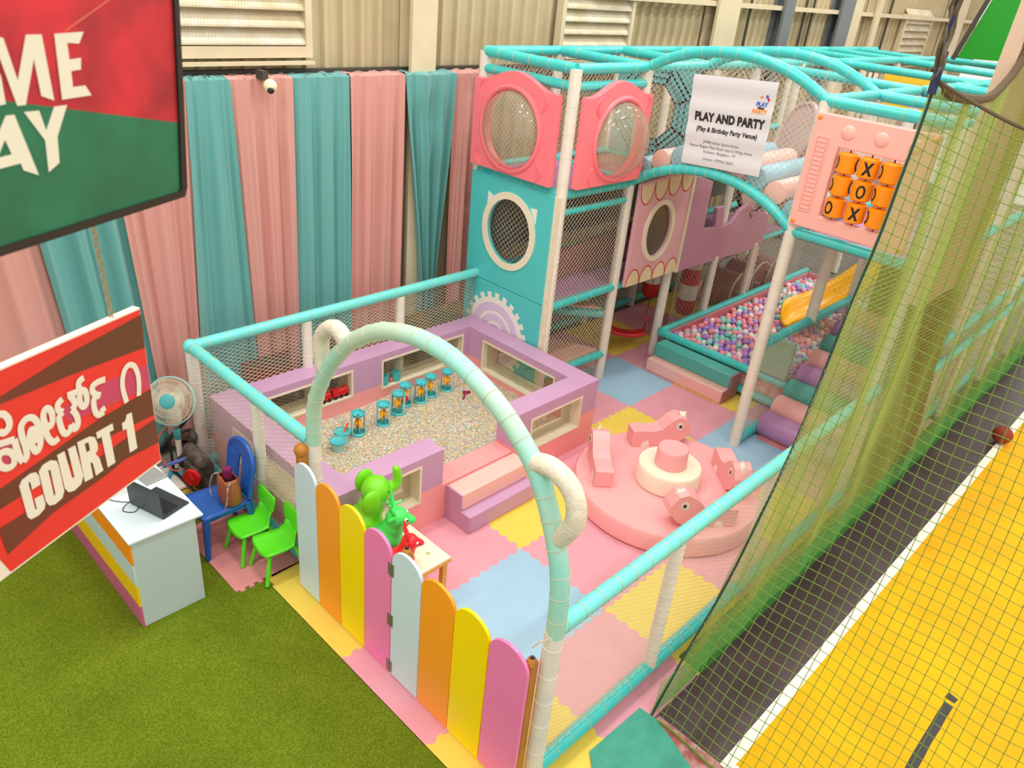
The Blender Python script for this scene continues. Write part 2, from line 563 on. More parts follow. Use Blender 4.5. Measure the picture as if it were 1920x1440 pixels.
def louvre(name, x0, x1, z0, z1, pitch, y=3.6):
    f = MB()
    f.box(x0 - .07, y - .06, z0 - .10, x1 + .07, y + .05, z0)
    f.box(x0 - .07, y - .06, z0, x0, y + .05, z1); f.box(x1, y - .06, z0, x1 + .07, y + .05, z1)
    f.box(x0 - .07, y - .10, z0 - .16, x1 + .07, y - .02, z0 - .13)
    o = tag(f.build(name, CREAMSTEEL, smooth=False), kind='structure')
    s = MB()
    z = z0 + 0.01
    while z < z1:
        s.add([(x0, y - .05, z), (x1, y - .05, z), (x1, y + .05, z + pitch * .86), (x0, y + .05, z + pitch * .86),
               (x0, y - .05, z + .02), (x1, y - .05, z + .02), (x1, y + .05, z + pitch * .86 + .02), (x0, y + .05, z + pitch * .86 + .02)],
              [(3, 2, 1, 0), (4, 5, 6, 7), (0, 1, 5, 4), (2, 3, 7, 6), (0, 4, 7, 3), (1, 2, 6, 5)])
        z += pitch
    s.build('louvre_blade', M('white louvre blade', (238, 232, 214), 0.45, var=0.12, vscale=4, vary_to=(214, 194, 150)), o, smooth=False)
    g = MB()
    net(g, (x0, y - .075, z0), (1, 0, 0), (0, 0, 1), x1 - x0, z1 - z0, 0.03, 0.0007, square=True)
    g.build('bird_mesh', M('grey wire', (128, 118, 96), 0.6), o, smooth=False)
    return o
louvre('window_1', -1.9, 0.12, 3.86, 5.5, 0.15)
louvre('window_2', 3.9, 5.28, 3.70, 5.5, 0.15)
louvre('window_3', 15.6, 17.2, 3.6, 4.55, 0.15)
# bright green cladding on the far cross wall
gb = MB()
gb.prism([(1.215, 3.98), (0.98, 4.93), (-0.6, 5.6), (-0.6, 4.08)], lambda a, b, t: (12.0 + t, a, b), 0.0, 0.08)
tag(gb.build('wall_green_cladding', M('green cladding', (22, 150, 24), 0.5), smooth=False, fixn=True), kind='structure')
tag(MB().bar((11.98, 1.28, 3.95), (11.98, 1.02, 4.98), 0.05, 0.07).build('trim_cladding_edge', DARKSTEEL, smooth=False), kind='structure')

# tapered building column beside the court
bc = MB()
bc.add([(2.74, -1.86, 2.45), (3.72, -1.86, 2.45), (4.3, -1.86, 5.8), (2.95, -1.86, 5.8), (2.74, -1.74, 2.45), (3.72, -1.74, 2.45), (4.3, -1.74, 5.8), (2.95, -1.74, 5.8)],
       [(0, 1, 2, 3), (7, 6, 5, 4), (0, 4, 5, 1), (1, 5, 6, 2), (2, 6, 7, 3), (3, 7, 4, 0)])
tag(bc.build('column_court', M('beige painted column', (214, 184, 158), 0.6, var=0.08, vscale=2), smooth=False, fixn=True), kind='structure')
bc = MB()
bc.add([(3.75, -1.87, 0.0), (4.75, -1.87, 0.0), (3.74, -1.87, 2.44), (2.78, -1.87, 2.44), (3.75, -1.75, 0.0), (4.75, -1.75, 0.0), (3.74, -1.75, 2.44), (2.78, -1.75, 2.44)],
       [(0, 1, 2, 3), (7, 6, 5, 4), (0, 4, 5, 1), (1, 5, 6, 2), (2, 6, 7, 3), (3, 7, 4, 0)])
tag(bc.build('column_court_padding', M('brown column padding', (112, 78, 36), 0.6, var=0.15, vscale=6), smooth=False, fixn=True), kind='structure')

# ------------------------------------------------------------------ interlocking foam mats
def teeth_edge(p, q, border):
    """jigsaw edge from p to q (one unit long)"""
    if border: return [p]
    px, py = p; qx, qy = q
    key = tuple(sorted([p, q]))
    (ax, ay), (bx, by) = key
    dx, dy = bx - ax, by - ay
    nx, ny = -dy, dx
    pts = [(ax, ay)]
    n = 17
    d = 0.0125
    for i in range(n):
        s = 1 if i % 2 == 0 else -1
        c = (i + 0.5) / n
        h = 0.5 / n
        off = d * s
        for u, o in ((c - h * .55, off), (c + h * .55, off)):
            pts.append((ax + dx * u + nx * o, ay + dy * u + ny * o))
    pts.append((bx, by))
    if key[0] != p: pts.reverse()
    return pts[:-1]

ORD = ['first', 'second', 'third', 'fourth', 'fifth', 'sixth', 'seventh', 'eighth', 'ninth', 'tenth', 'eleventh']
def mat_tile(i, j, mat, cname, x0=None, y0=None, x1=None, y1=None, note=None):
    X0, Y0, X1, Y1 = (i, j, i + 1, j + 1)
    cor = [(X0, Y0), (X1, Y0), (X1, Y1), (X0, Y1)]
    poly = []
    for k in range(4):
        p, q = cor[k], cor[(k + 1) % 4]
        border = (p[0] == q[0] == -2) or (p[1] == q[1] == -2) or (p[1] == q[1] == 3)
        poly += teeth_edge(p, q, border)
    fn = lambda a, b, t: (max(a, -1.975), max(b, -1.915), t)
    mb = MB()
    cl = []
    for a, b in poly:
        pt = (max(a, -1.975), max(b, -1.915))
        if not cl or pt != cl[-1]: cl.append(pt)
    mb.prism(cl, lambda a, b, t: (a, b, t), -0.019, 0.004)
    o = mb.build('foam_mat', mat, smooth=False)
    lab = note or '%s foam floor mat, %s row from the gate, %s from the court netting' % (cname, ORD[i + 2], ORD[j + 2])
    return tag(o, lab, 'floor mat', 'interlocking foam floor mats')
for i in range(-2, 9):
    for j in range(-2, 3):
        if i in (-1, 0, 1) and j in (1, 2): continue
        if i == -2 and j > 0: continue
        if i >= 6 and j < 1: continue
        if i % 2 == 0 and j % 2 == 0: m_, n_ = YELMAT, 'yellow'
        elif i % 2 and j % 2: m_, n_ = BLUEMAT, 'pale blue'
        else: m_, n_ = PINKMAT, 'pink'
        mat_tile(i, j, m_, n_)
# loose pink mat under the chairs, torn teeth on its near edge
pm = [(-2.23, 2.12), (-2.23, 1.13)]
k = 0
xx = -2.23
while xx < -1.98:
    pm += [(xx + 0.035, 1.13), (xx + 0.035, 1.10), (xx + 0.075, 1.10), (xx + 0.075, 1.13)]
    xx += 0.08
pm += [(-1.94, 1.12), (-1.3, 1.12), (-1.3, 2.12)]
tag(MB().prism(pm, lambda a, b, t: (a, b, t), 0.004, 0.016).build('foam_mat', M('faded pink foam', (226, 148, 146), 0.75, var=0.08, vscale=5, bump=0.25, bscale=160), smooth=False),
    'faded pink foam mat under the blue and green chairs beside the desk', 'floor mat', 'interlocking foam floor mats')
ym = [(-1.95, 0.99), (-1.95, 1.12), (-1.2, 1.12), (-1.2, 0.99)]
tag(MB().prism(ym, lambda a, b, t: (a, b, t), -0.019, 0.006).build('foam_mat', YELMAT, smooth=False),
    'narrow yellow foam mat strip under the nearer green chair', 'floor mat', 'interlocking foam floor mats')

# ------------------------------------------------------------------ low tube fence and entrance arch
XF, YB, YR, HF = -1.62, 2.89, -1.645, 1.38
RT, RP = 0.055, 0.056
def rail(parent, path, r=RT, ties=0.2, name='rail', mat=None):
    t = MB().tube(path, r, 12)
    if ties: rings(t, path, r, ties, start=random.uniform(.3, .8), m=1)
    return t.build(name, [mat or TEAL, CORD], parent)
def post(parent, x, y, z0, z1, r=RP, ties=0.22, name='post'):
    path = [(x, y, z0), (x, y, z1)]
    t = MB().tube(path, r, 12)
    if ties: rings(t, path, r, ties, thick=0.002, m=1)
    return t.build(name, [WHITEFOAM, CREAMV], parent)

fence = thing('tube_fence', 'turquoise rail fence with cream netting around the back of the sand pit', 'fence', (XF, YB, 0))
rail(fence, [(XF, YB, HF), (XF, 0.90, HF)], ties=0.17, mat=PALETEAL)
rail(fence, [(XF, YB, HF), (2.0, YB, HF)], ties=0.2, mat=PALETEAL)
rail(fence, [(XF, YB, 0.10), (XF, 0.93, 0.10)])
rail(fence, [(XF, YB, 0.10), (2.0, YB, 0.10)])
MB().ball((XF, YB, HF), 0.07).build('corner_joint', PALETEAL, fence)
post(fence, XF, YB, 0, HF - 0.05)
post(fence, XF, 1.72, 0.0, HF - 0.05, 0.05)
post(fence, -0.40, YB, 0, HF - 0.05); post(fence, 0.82, YB, 0, HF - 0.05)
n_ = MB(); net(n_, (XF, 0.9, 0.10), (0, 1, 0), (0, 0, 1), YB - 0.9, HF - .10, 0.029, 0.0019, stretch=2.0); n_.build('net', NETC, fence, smooth=False)
n_ = MB(); net(n_, (XF, YB, 0.10), (1, 0, 0), (0, 0, 1), 2.0 - XF, HF - .10, 0.029, 0.0021, stretch=2.0); n_.build('net', NETC, fence, smooth=False)

arch = thing('entrance_arch', 'turquoise padded arch with white bear ears over the picket gate', 'arch', (XF, -0.4, 0))
AP = [(0.855, 1.38), (0.818, 1.729), (0.663, 2.067), (0.395, 2.396), (0.1, 2.606), (-0.117, 2.698), (-0.37, 2.748), (-0.656, 2.74), (-0.975, 2.642), (-1.199, 2.511), (-1.384, 2.338), (-1.532, 2.066), (-1.627, 1.787), (-1.653, 1.524), (-1.655, 1.36)]
ap = smooth_path([(XF, a, b) for a, b in AP], 4)
rail(arch, ap, 0.058, ties=0.16, name='arch_tube', mat=M('sun faded turquoise vinyl', (104, 220, 212), 0.3, var=0.6, vscale=0.9, bump=0.05, bscale=22, vary_to=(206, 214, 180)))
post(arch, XF, 0.862, 0, 1.38, 0.06); post(arch, XF, -1.652, 0.0, 1.38, 0.06)
for pts in ([(0.672, 2.06), (0.705, 2.20), (0.695, 2.34), (0.60, 2.445), (0.49, 2.475), (0.39, 2.41)],
            [(-1.335, 2.395), (-1.46, 2.43), (-1.58, 2.40), (-1.655, 2.31), (-1.665, 2.18), (-1.585, 2.02)]):
    pth = smooth_path([(XF, a, b) for a, b in pts], 5)
    o = MB().tube(pth, [0.05] + [0.058] * (len(pth) - 2) + [0.05], 12).build('ear', CREAMFOAM, arch)
    o['label'] = 'soiled white padded ear'
kn = MB(); kn.tube([(XF - .06, -1.66, 1.36), (XF - .10, -1.63, 1.35), (XF - .12, -1.60, 1.29)], 0.006, 6); kn.build('knotted_cord', CORD, arch)

fr = thing('tube_fence', 'turquoise rail fence with cream netting beside the court, right of the gate', 'fence', (XF, YR, 0))
rail(fr, [(XF, YR, HF), (3.2, YR, HF)], ties=0.17, mat=PALETEAL)
rail(fr, [(XF, YR, 0.10), (3.2, YR, 0.10)], ties=0.16)
post(fr, -0.30, YR, 0.1, HF - .05, 0.05, ties=0.06); post(fr, 1.10, YR, 0.1, HF - .05, 0.05, ties=0.06)
n_ = MB(); net(n_, (XF, YR, 0.10), (1, 0, 0), (0, 0, 1), 3.2 - XF, HF - .10, 0.029, 0.0017, stretch=2.0)
n_.build('net', M('dusty cream netting', (196, 182, 150), 0.8), fr, smooth=False)

# ------------------------------------------------------------------ picket gate
PB = M('pale blue lacquer', (206, 228, 236), 0.35)
PO = M('orange lacquer board', (255, 160, 34), 0.35)
PY = M('yellow lacquer', (255, 222, 0), 0.35)
PP = M('pink lacquer', (246, 128, 186), 0.35)
XG = -1.775
def picket(parent, y0, y1, z0, z1, mat):
    h = (y1 - y0)
    poly = [(y0, z0), (y1, z0)]
    cz = z1 - 0.13
    for i in range(17):
        t = pi * i / 16
        poly.append(((y0 + y1) / 2 + h / 2 * cos(t), cz + 0.13 * sin(t)))
    return MB().prism(poly, lambda a, b, t: (XG + t, a, b), -0.012, 0.012).build('picket', mat, parent, smooth=False, bevel=0.005, fixn=True)
def wood_post(parent, y, z1, knob=False):
    mb = MB().box(XG + .016, y - .032, 0.02, XG + .08, y + .032, z1)
    o = mb.build('post', M('varnished orange wood', (196, 126, 36), 0.45, var=0.2, vscale=9), parent, bevel=0.008)
    if knob:
        MB().ball((XG + .048, y, z1 + .05), 0.056).build('round_knob', M('varnished orange wood'), o)
    else:
        MB().lathe([(0.034, 0), (0.03, 0.012), (0.014, 0.03), (0.0, 0.034)], (XG + .048, y, z1), 8).build('finial', M('varnished orange wood'), o)
        MB().lathe([(0.018, 0), (0.012, 0.012), (0.0, 0.014)], (XG + .048, y, z1 + .024), 8).build('metal_cap', BLACK, o)
    return o
pf = thing('picket_fence', 'fixed half of the rainbow picket gate, pale blue board at the arch', 'picket fence', (XG, 0.27, 0))
ys = [0.875, 0.58, 0.278, -0.03, -0.338]
for k, (m_, top) in enumerate(zip((PB, PO, PY, PP), (1.305, 1.285, 1.272, 1.255))):
    picket(pf, ys[k + 1] + .004, ys[k] - .004, 0.02, top, m_)
for zz in (0.3, 0.95):
    MB().box(XG + .013, -0.33, zz, XG + .03, 0.87, zz + .07).build('cross_rail', PB, pf, smooth=False)
wood_post(pf, 0.86, 1.30, True)
gate = thing('picket_gate', 'swinging half of the rainbow picket gate with metal hinges', 'gate', (XG, -1.0, 0))
ys = [-0.346, -0.662, -0.989, -1.306, -1.632]
for k, (m_, top) in enumerate(zip((PB, PO, PY, PP), (1.245, 1.24, 1.232, 1.228))):
    picket(gate, ys[k + 1] + .004, ys[k] - .004, 0.02, top, m_)
for zz in (0.3, 0.95):
    MB().box(XG + .013, -1.6, zz, XG + .03, -0.36, zz + .07).build('cross_rail', PB, gate, smooth=False)
for zz in (1.029, 0.558, 0.095):
    h_ = MB()
    h_.box(XG - .016, -.372, zz - .055, XG - .012, -.345, zz + .055); h_.box(XG - .016, -.337, zz - .055, XG - .012, -.31, zz + .055)
    h_.cyl((XG - .018, -.341, zz - .055), (XG - .018, -.341, zz + .055), 0.006, seg=8)
    for s_ in (-.035, 0, .035):
        for yy in (-.358, -.324): h_.cyl((XG - .019, yy, zz + s_), (XG - .015, yy, zz + s_), 0.005, seg=6)
    h_.build('hinge', STEEL, gate, smooth=False)
wood_post(gate, -0.43, 1.215)
wood_post(gate, -1.60, 1.17)

# ------------------------------------------------------------------ sand pit of foam walls
sx0, sx1, sy0, sy1, ST = -1.5, 1.96, 0.80, 2.89, 0.81
PZ = 0.43
pit = thing('sand_pit', 'lilac and pink foam walled sand pit with cream framed windows', 'sand pit', ((sx0 + sx1) / 2, (sy0 + sy1) / 2, 0))
T = 0.245
def pit_wall(axis, a0, a1, base, wins, name='wall_panel'):
    """wall along x or y from a0 to a1; base = coordinate of low face; wins = [(lo, hi, z0, z1)]"""
    fn = (lambda a, b, t: (a, base + t, b)) if axis == 'x' else (lambda a, b, t: (base + t, a, b))
    up, lo = MB(), MB()
    edges = sorted(wins)
    # pink lower part and lilac upper part cut round the windows
    def strip(mb, zlo, zhi):
        cur = a0
        for (w0, w1, z0, z1) in edges:
            if z1 <= zlo or z0 >= zhi: continue
            c0, c1 = max(z0, zlo), min(z1, zhi)
            mb.prism([(cur, zlo), (w0, zlo), (w0, zhi), (cur, zhi)], fn, 0, T)
            if c0 - zlo > .001: mb.prism([(w0, zlo), (w1, zlo), (w1, c0), (w0, c0)], fn, 0, T)
            if zhi - c1 > .001: mb.prism([(w0, c1), (w1, c1), (w1, zhi), (w0, zhi)], fn, 0, T)
            cur = w1
        mb.prism([(cur, zlo), (a1, zlo), (a1, zhi), (cur, zhi)], fn, 0, T)
    strip(lo, 0.004, PZ); strip(up, PZ, ST)
    p = lo.build('lower_pad', SALMON, pit, smooth=False, fixn=True)
    q = up.build('upper_pad', PURPLE, pit, smooth=False, fixn=True)
    for (w0, w1, z0, z1) in edges:
        fm = MB()
        e = 0.022
        fm.prism([(w0, z0), (w1, z0), (w1, z1), (w0, z1)], fn, -0.006, T + 0.006, holes=[[(w0 + e, z0 + e), (w1 - e, z0 + e), (w1 - e, z1 - e), (w0 + e, z1 - e)]])
        f_ = fm.build('window_frame', CREAMWOOD, pit, smooth=False, fixn=True)
        mid = (T) * (0.3 if base > 1 else 0.5)
        MB().prism([(w0 + e, z0 + e), (w1 - e, z0 + e), (w1 - e, z1 - e), (w0 + e, z1 - e)], fn, mid - .002, mid + .002).build('pane', PANE, f_, smooth=False, fixn=True)
    return p, q
WL = 0.345
pit_wall('x', sx0 + T, sx1 - T, sy1 - T, [(-1.12, 0.0, WL + .06, 0.735), (0.385, 1.62, WL + .02, 0.735)])
pit_wall('y', sy0, sy1, sx1 - T, [(1.22, 2.40, 0.315, 0.725)])
pit_wall('y', sy0, sy1, sx0, [(1.25, 2.45, 0.30, 0.68)])
pit_wall('x', sx0 + T, -0.30, sy0, [(-1.16, -0.56, 0.32, 0.735)])
pit_wall('x', 0.64, sx1 - T, sy0, [(0.885, 1.705, 0.285, 0.69)])
MB().box(-0.30, sy0, 0.004, 0.64, sy0 + T, 0.41).build('sill', SALMON, pit, bevel=0.012)
# sand of fine coloured plastic grains
def _sand(nt, b):
    tc = nt.nodes.new('ShaderNodeTexCoord')
    v = nt.nodes.new('ShaderNodeTexVoronoi'); v.inputs['Scale'].default_value = 95
    nt.links.new(tc.outputs['Object'], v.inputs['Vector'])
    sp = nt.nodes.new('ShaderNodeSeparateColor'); nt.links.new(v.outputs['Color'], sp.inputs['Color'])
    r = nt.nodes.new('ShaderNodeValToRGB'); r.color_ramp.interpolation = 'CONSTANT'
    cols = [(214, 202, 166), (226, 190, 76), (238, 228, 206), (126, 168, 170), (186, 166, 120), (206, 136, 124), (222, 210, 182), (140, 178, 200), (164, 140, 100)]
    for k, c in enumerate(cols):
        if k < 2: e = r.color_ramp.elements[k]; e.position = k / len(cols)
        else: e = r.color_ramp.elements.new(k / len(cols))
        e.color = rgb(c)
    nt.links.new(sp.outputs[0], r.inputs['Fac']); nt.links.new(r.outputs['Color'], b.inputs['Base Color'])
    bp = nt.nodes.new('ShaderNodeBump'); bp.inputs['Strength'].default_value = 0.5; bp.inputs['Distance'].default_value = 0.01; bp.invert = True
    nt.links.new(v.outputs['Distance'], bp.inputs['Height']); nt.links.new(bp.outputs['Normal'], b.inputs['Normal'])
    b.inputs['Roughness'].default_value = 0.6
SAND = node_mat('coloured plastic grains', _sand)
from mathutils import noise as mnoise
sb = MB()
nx, ny = 60, 36
X0, X1, Y0, Y1 = sx0 + T - .01, sx1 - T + .01, sy0 + T - .01, sy1 - T + .01
SZ = 0.24
def sand_z(x, y):
    return SZ + 0.05 * mnoise.noise(Vector((x * 1.3, y * 1.3, 0))) + 0.012 * mnoise.noise(Vector((x * 6, y * 6, 3))) + 0.03 * max(0, (2.0 - y) / 1.2)
vs_ = [(X0 + (X1 - X0) * i / nx, Y0 + (Y1 - Y0) * j / ny, 0) for j in range(ny + 1) for i in range(nx + 1)]
vs_ = [(x, y, sand_z(x, y)) for x, y, z in vs_]
fs_ = [(j * (nx + 1) + i, j * (nx + 1) + i + 1, (j + 1) * (nx + 1) + i + 1, (j + 1) * (nx + 1) + i) for j in range(ny) for i in range(nx)]
sb.add(vs_, fs_)
tag(sb.build('play_sand', SAND), 'speckled pastel plastic play sand filling the sand pit', 'sand', kind='stuff')
st = thing('foam_step', 'peach and lilac two tread foam step at the sand pit opening', 'step', (0.2, 0.62, 0))
MB().box(-0.235, 0.578, 0.2, 0.66, sy0 - .004, 0.385).build('upper_tread', PEACH, st, bevel=0.014)
MB().box(-0.24, 0.455, 0.004, 0.665, sy0 - .004, 0.2).build('lower_tread', PURPLE, st, bevel=0.014)
MB().prism([(0.455, 0.004), (sy0 - .004, 0.004), (sy0 - .004, 0.383), (0.58, 0.383), (0.58, 0.2), (0.455, 0.2)], lambda a, b, t: (t, a, b), -0.252, -0.2405).build('side_pad', PURPLE, st, smooth=False, fixn=True)
# ------------------------------------------------------------------ curtains on the back wall
CTEAL = M('teal curtain cloth', (98, 164, 160), 0.8, sheen=0.2, bump=0.05, bscale=160)
CPINK = M('dusty pink curtain cloth', (208, 148, 138), 0.8, sheen=0.2, bump=0.05, bscale=160)
CY, CTOP = 3.40, 3.60
def curtain(name, mat, label, xt0, xt1, xb0, xb1, zb, folds, amp=0.035, pinch=None, seed=0, shelf=True, swag=False):
    random.seed(seed)
    NX, NZ = 110, 26
    ph = [random.uniform(0, 6.28) for _ in range(5)]
    fr_ = [folds * random.uniform(.5, .75), folds * 1.3, folds * 2.7]
    vs, fs = [], []
    rows = []
    if shelf: rows += [('s', 0.19), ('s', 0.10), ('s', 0.03)]
    rows += [('d', k / NZ) for k in range(NZ + 1)]
    for kind, val in rows:
        for i in range(NX + 1):
            u = i / NX
            if kind == 's':
                x = xt0 + (xt1 - xt0) * u + 0.012 * sin(40 * u + ph[0])
                y = CY + val
                z = CTOP + 0.012 * sin(23 * u + ph[1] + val * 30) + 0.006 * random.uniform(-1, 1) + 0.012
            else:
                t = val
                z = CTOP + (zb - CTOP) * t
                if pinch:
                    zp, xp0, xp1 = pinch
                    tp = (CTOP - zp) / (CTOP - zb)
                    q = min(1, t / tp); s_ = q * q * (3 - 2 * q) * 0.55 + q * 0.45
                    x0, x1 = xt0 + (xp0 - xt0) * s_, xt1 + (xp1 - xt1) * s_
                else:
                    x0, x1 = xt0 + (xb0 - xt0) * t, xt1 + (xb1 - xt1) * t
                x = x0 + (x1 - x0) * u
                w = 0.35 + 0.65 * min(1, t * 4)
                f = sin(fr_[0] * 6.28 * u + ph[0] + 0.5 * sin(t * 3 + ph[2])) + 0.45 * sin(fr_[1] * 6.28 * u + ph[1] + t * 1.2) + 0.30 * sin(u * 5 + ph[4]) * sin(fr_[2] * 6.28 * u + ph[3])
                y = CY - amp * w * f - 0.004
                if swag:
                    sg = max(0, 1 - t / 0.5)
                    y += -0.05 * sin(u * pi) * sg + 0.022 * sin(34 * (t + 0.12 * (1 - (2 * u - 1) ** 2))) * sg * sin(u * pi)
            vs.append((x, y, z))
    W_ = NX + 1
    for j in range(len(rows) - 1):
        for i in range(NX):
            fs.append((j * W_ + i, (j + 1) * W_ + i, (j + 1) * W_ + i + 1, j * W_ + i + 1))
    o = MB().add(vs, fs).build(name, mat)
    s = o.modifiers.new('cloth', 'SOLIDIFY'); s.thickness = 0.003
    return tag(o, label, 'curtain', 'wall curtains')
curtain('curtain', CPINK, 'dusty pink curtain at the far left end of the back wall, behind the court sign', -4.2, -2.62, -4.1, -2.36, 0.08, 6, seed=1)
curtain('curtain', CTEAL, 'teal curtain with a knotted bunch, behind the gap between the two hanging signs', -2.64, -1.90, -2.38, -1.72, 0.08, 4, seed=2, amp=.045)
curtain('curtain', CPINK, 'dusty pink curtain falling directly behind the stand fan', -1.92, -1.16, -1.74, -1.32, 0.06, 4, seed=3)
curtain('curtain', CTEAL, 'teal curtain just left of the security camera', -1.19, -0.77, -1.38, -0.68, 0.06, 3, seed=4)
curtain('curtain', CPINK, 'dusty pink curtain with the security camera at its top', -0.77, -0.13, -0.70, -0.18, 0.06, 4, seed=5)
curtain('curtain', CTEAL, 'wide teal curtain just right of the security camera', -0.13, 0.516, -0.19, 0.49, 0.06, 4, seed=6)
curtain('curtain', CPINK, 'long pink curtain left of the draped teal swag', 0.516, 1.227, 0.47, 1.20, 0.06, 5, seed=7)
curtain('curtain', CTEAL, 'teal curtain gathered to a narrow swag in front of the wall column', 1.227, 1.96, 1.62, 1.84, 0.06, 5, seed=8, pinch=(1.15, 1.50, 1.78), amp=0.05, swag=True)
curtain('curtain', CPINK, 'pink curtain beside the turquoise tower, right end of the row', 1.93, 2.62, 1.98, 2.5, 0.06, 4, seed=9)

cc = thing('security_camera', 'white dome security camera fixed above the pink curtain', 'camera', (-0.47, 3.36, 3.6))
MB().box(-.50, 3.30, 3.60, -.44, 3.42, 3.68).build('bracket', DARKSTEEL, cc, smooth=False)
MB().ball((-.45, 3.26, 3.56), 0.062).build('housing', M('ivory plastic', (240, 228, 190), 0.4), cc)
MB().ball((-.468, 3.222, 3.528), 0.032).build('lens', BLACK, cc)

# ------------------------------------------------------------------ tall play frame
XT, XA, XB = 2.07, 3.30, 4.53
YF, YK, YM, YN = 1.75, 3.06, -0.32, -1.60
Z1, Z2, Z3 = 1.30, 2.61, 3.88
PR = 0.064
pl = thing('play_frame', 'tall turquoise and white tube play frame with netting, decks and an arched bridge', 'play structure', (3.3, 1.75, 0))
def pp(x, y, z0, z1, r=PR): return post(pl, x, y, z0, z1, r, ties=0.28)
def rr(a, b, r=RT, ties=0.24): return rail(pl, [a, b], r, ties)
random.seed(21)
for x, y, z0, z1 in ((XT, YF, 0, Z3), (XT, YK, 0, Z3), (XA, YF, 0, Z3), (XA, YK, 0, Z3), (XB, YF, 0, Z2), (XB, YK, 0, Z3), (5.75, YF, 0, Z3), (5.75, YK, 0, Z3),
                     (7.0, YF, 0, Z3), (7.0, YK, 0, Z3), (8.2, YF, 0, Z3), (9.5, YK, 0, Z3), (10.7, YF, 0, Z3), (XA, YM, 0, Z2), (XA + .005, YM, Z2, Z3), (XA, YN, 0, Z3), (XB, YM, Z1, Z3), (XB, YN, 0, Z3), (5.75, YM, 0, Z3), (5.75, YN, 0, Z3), (8.2, YM, 0, Z3), (8.2, YN, 0, Z3)):
    pp(x, y, z0, z1)
# top ring
XE = 13.0
for y in (YK, YF): rr((XT, y, Z3), (XE, y, Z3), ties=0.35)
for y in (YM, YN): rr((XA, y, Z3), (XE, y, Z3), ties=0.35)
rr((XT, YF, Z3), (XT, YK, Z3))
for x in (XA, XB, 5.75, 7.0, 8.2, 9.5, 10.7, 12.0): rr((x, YF, Z3), (x, YK, Z3), ties=.4)
for x in (XA, XB, 5.75, 7.0, 9.5, 12.0): rr((x, YM, Z3), (x, YN, Z3), ties=.3)
for x in (5.75, 8.2, 10.7): rr((x, YF, Z3), (x, YN, Z3), ties=.4)
rr((XE, YM, Z3), (XE, YF, Z3), ties=.4)
rr((XT, YF, Z3 - .17), (XT, YK, Z3 - .17), 0.05); rr((XT, YF, Z3 - .17), (XA, YF, Z3 - .17), 0.05)
# mid ring
rr((XT, YF, Z2), (XA, YF, Z2)); rr((XT, YF, Z2), (XT, YK, Z2)); rr((XA, YM, Z2), (XA, YN, Z2)); rr((XA, YM, Z2), (5.75, YM, Z2))
rr((XT, YK, Z2), (10, YK, Z2)); rr((XA, YN, Z2), (9, YN, Z2)); rr((5.75, YF, Z2), (10, YF, Z2)); rr((XA, YF, Z2), (XA, YK, Z2)); rr((XB, YF, Z2), (XB, YK, Z2))
rr((XT, YF, Z2 - .2), (XA, YF, Z2 - .2), 0.04)
# lower ring
rr((XT, YF, Z1), (XA, YF, Z1)); rr((XA, YF, Z1 - .02), (8.2, YF, Z1 - .02), 0.04, .4); rr((XT, YK, Z1), (10, YK, Z1)); rr((XA, YM, Z1), (5.75, YM, Z1))
rr((XA, YN, Z1), (9, YN, Z1))
rr((XT, YK, 0.10), (7, YK, 0.10)); rr((XT, YF + .05, 0.36), (XA, YF, 0.36))
rr((XA, YM, 0.07), (5.75, YM, 0.07)); rr((XA + .05, YN, 0.07), (9, YN, 0.07))
# arches of the bridge
def arc(x, zb, rise):
    def f(t):
        y = YF + (YM - YF) * t
        return Vector((x, y, zb + rise * (1 - abs(2 * t - 1) ** 2.2)))
    return f
LOW, UPR = 0.34, 0.27
for x in (XA, XB):
    rail(pl, arc_path(arc(x, Z2, LOW)), RT, 0.11, 'arch'); rail(pl, arc_path(arc(x, Z3, UPR)), RT, 0.2, 'arch')
def lowz(y):
    t = (YF - y) / (YF - YM); return Z2 + LOW * (1 - abs(2 * t - 1) ** 2.2)
def upz(y):
    t = (YF - y) / (YF - YM); return Z3 + UPR * (1 - abs(2 * t - 1) ** 2.2)
# cream netting of the frame
def frame_net(O, U, V, W, H, cell=0.05, r=0.0021, inside=None, mat=NETC):
    m_ = MB(); net(m_, O, U, V, W, H, cell, r, inside=inside); return m_.build('net', mat, pl, smooth=False)
frame_net((XA, YM, Z2), (0, 1, 0), (0, 0, 1), YF - YM, 1.6, inside=lambda u, v: lowz(YM + u) < Z2 + v < upz(YM + u))
frame_net((XB, YM, Z2), (0, 1, 0), (0, 0, 1), YF - YM, 1.6, inside=lambda u, v: lowz(YM + u) < Z2 + v < upz(YM + u))
frame_net((XT, YF, Z2), (0, 1, 0), (0, 0, 1), YK - YF, Z3 - Z2)
frame_net((XT, YF, Z2), (1, 0, 0), (0, 0, 1), XA - XT, Z3 - Z2)
frame_net((XT, YF - .03, Z1), (1, 0, 0), (0, 0, 1), XA - XT, Z2 - Z1, cell=.045)
frame_net((XT, YF, 0.02), (1, 0, 0), (0, 0, 1), XA - XT, Z1)
frame_net((XT, YK, 0.02), (1, 0, 0), (0, 0, 1), 6.5, Z3)
frame_net((XT + .06, YF, Z1), (0, 1, 0), (0, 0, 1), YK - YF, Z2 - Z1)
frame_net((XB + .1, YF - .10, 0.42), (1, 0, 0), (0, 0, 1), 4.0, 0.9, cell=.058, r=.0012)
frame_net((7.0, YF, Z1), (1, 0, 0), (0, 0, 1), 1.2, Z3 - Z1)
frame_net((XA, YM, 0.1), (1, 0, 0), (0, 0, 1), 2.4, Z1 - .1)
frame_net((XB, YN, 0.1), (1, 0, 0), (0, 0, 1), 4, Z3 - .1, cell=.06)
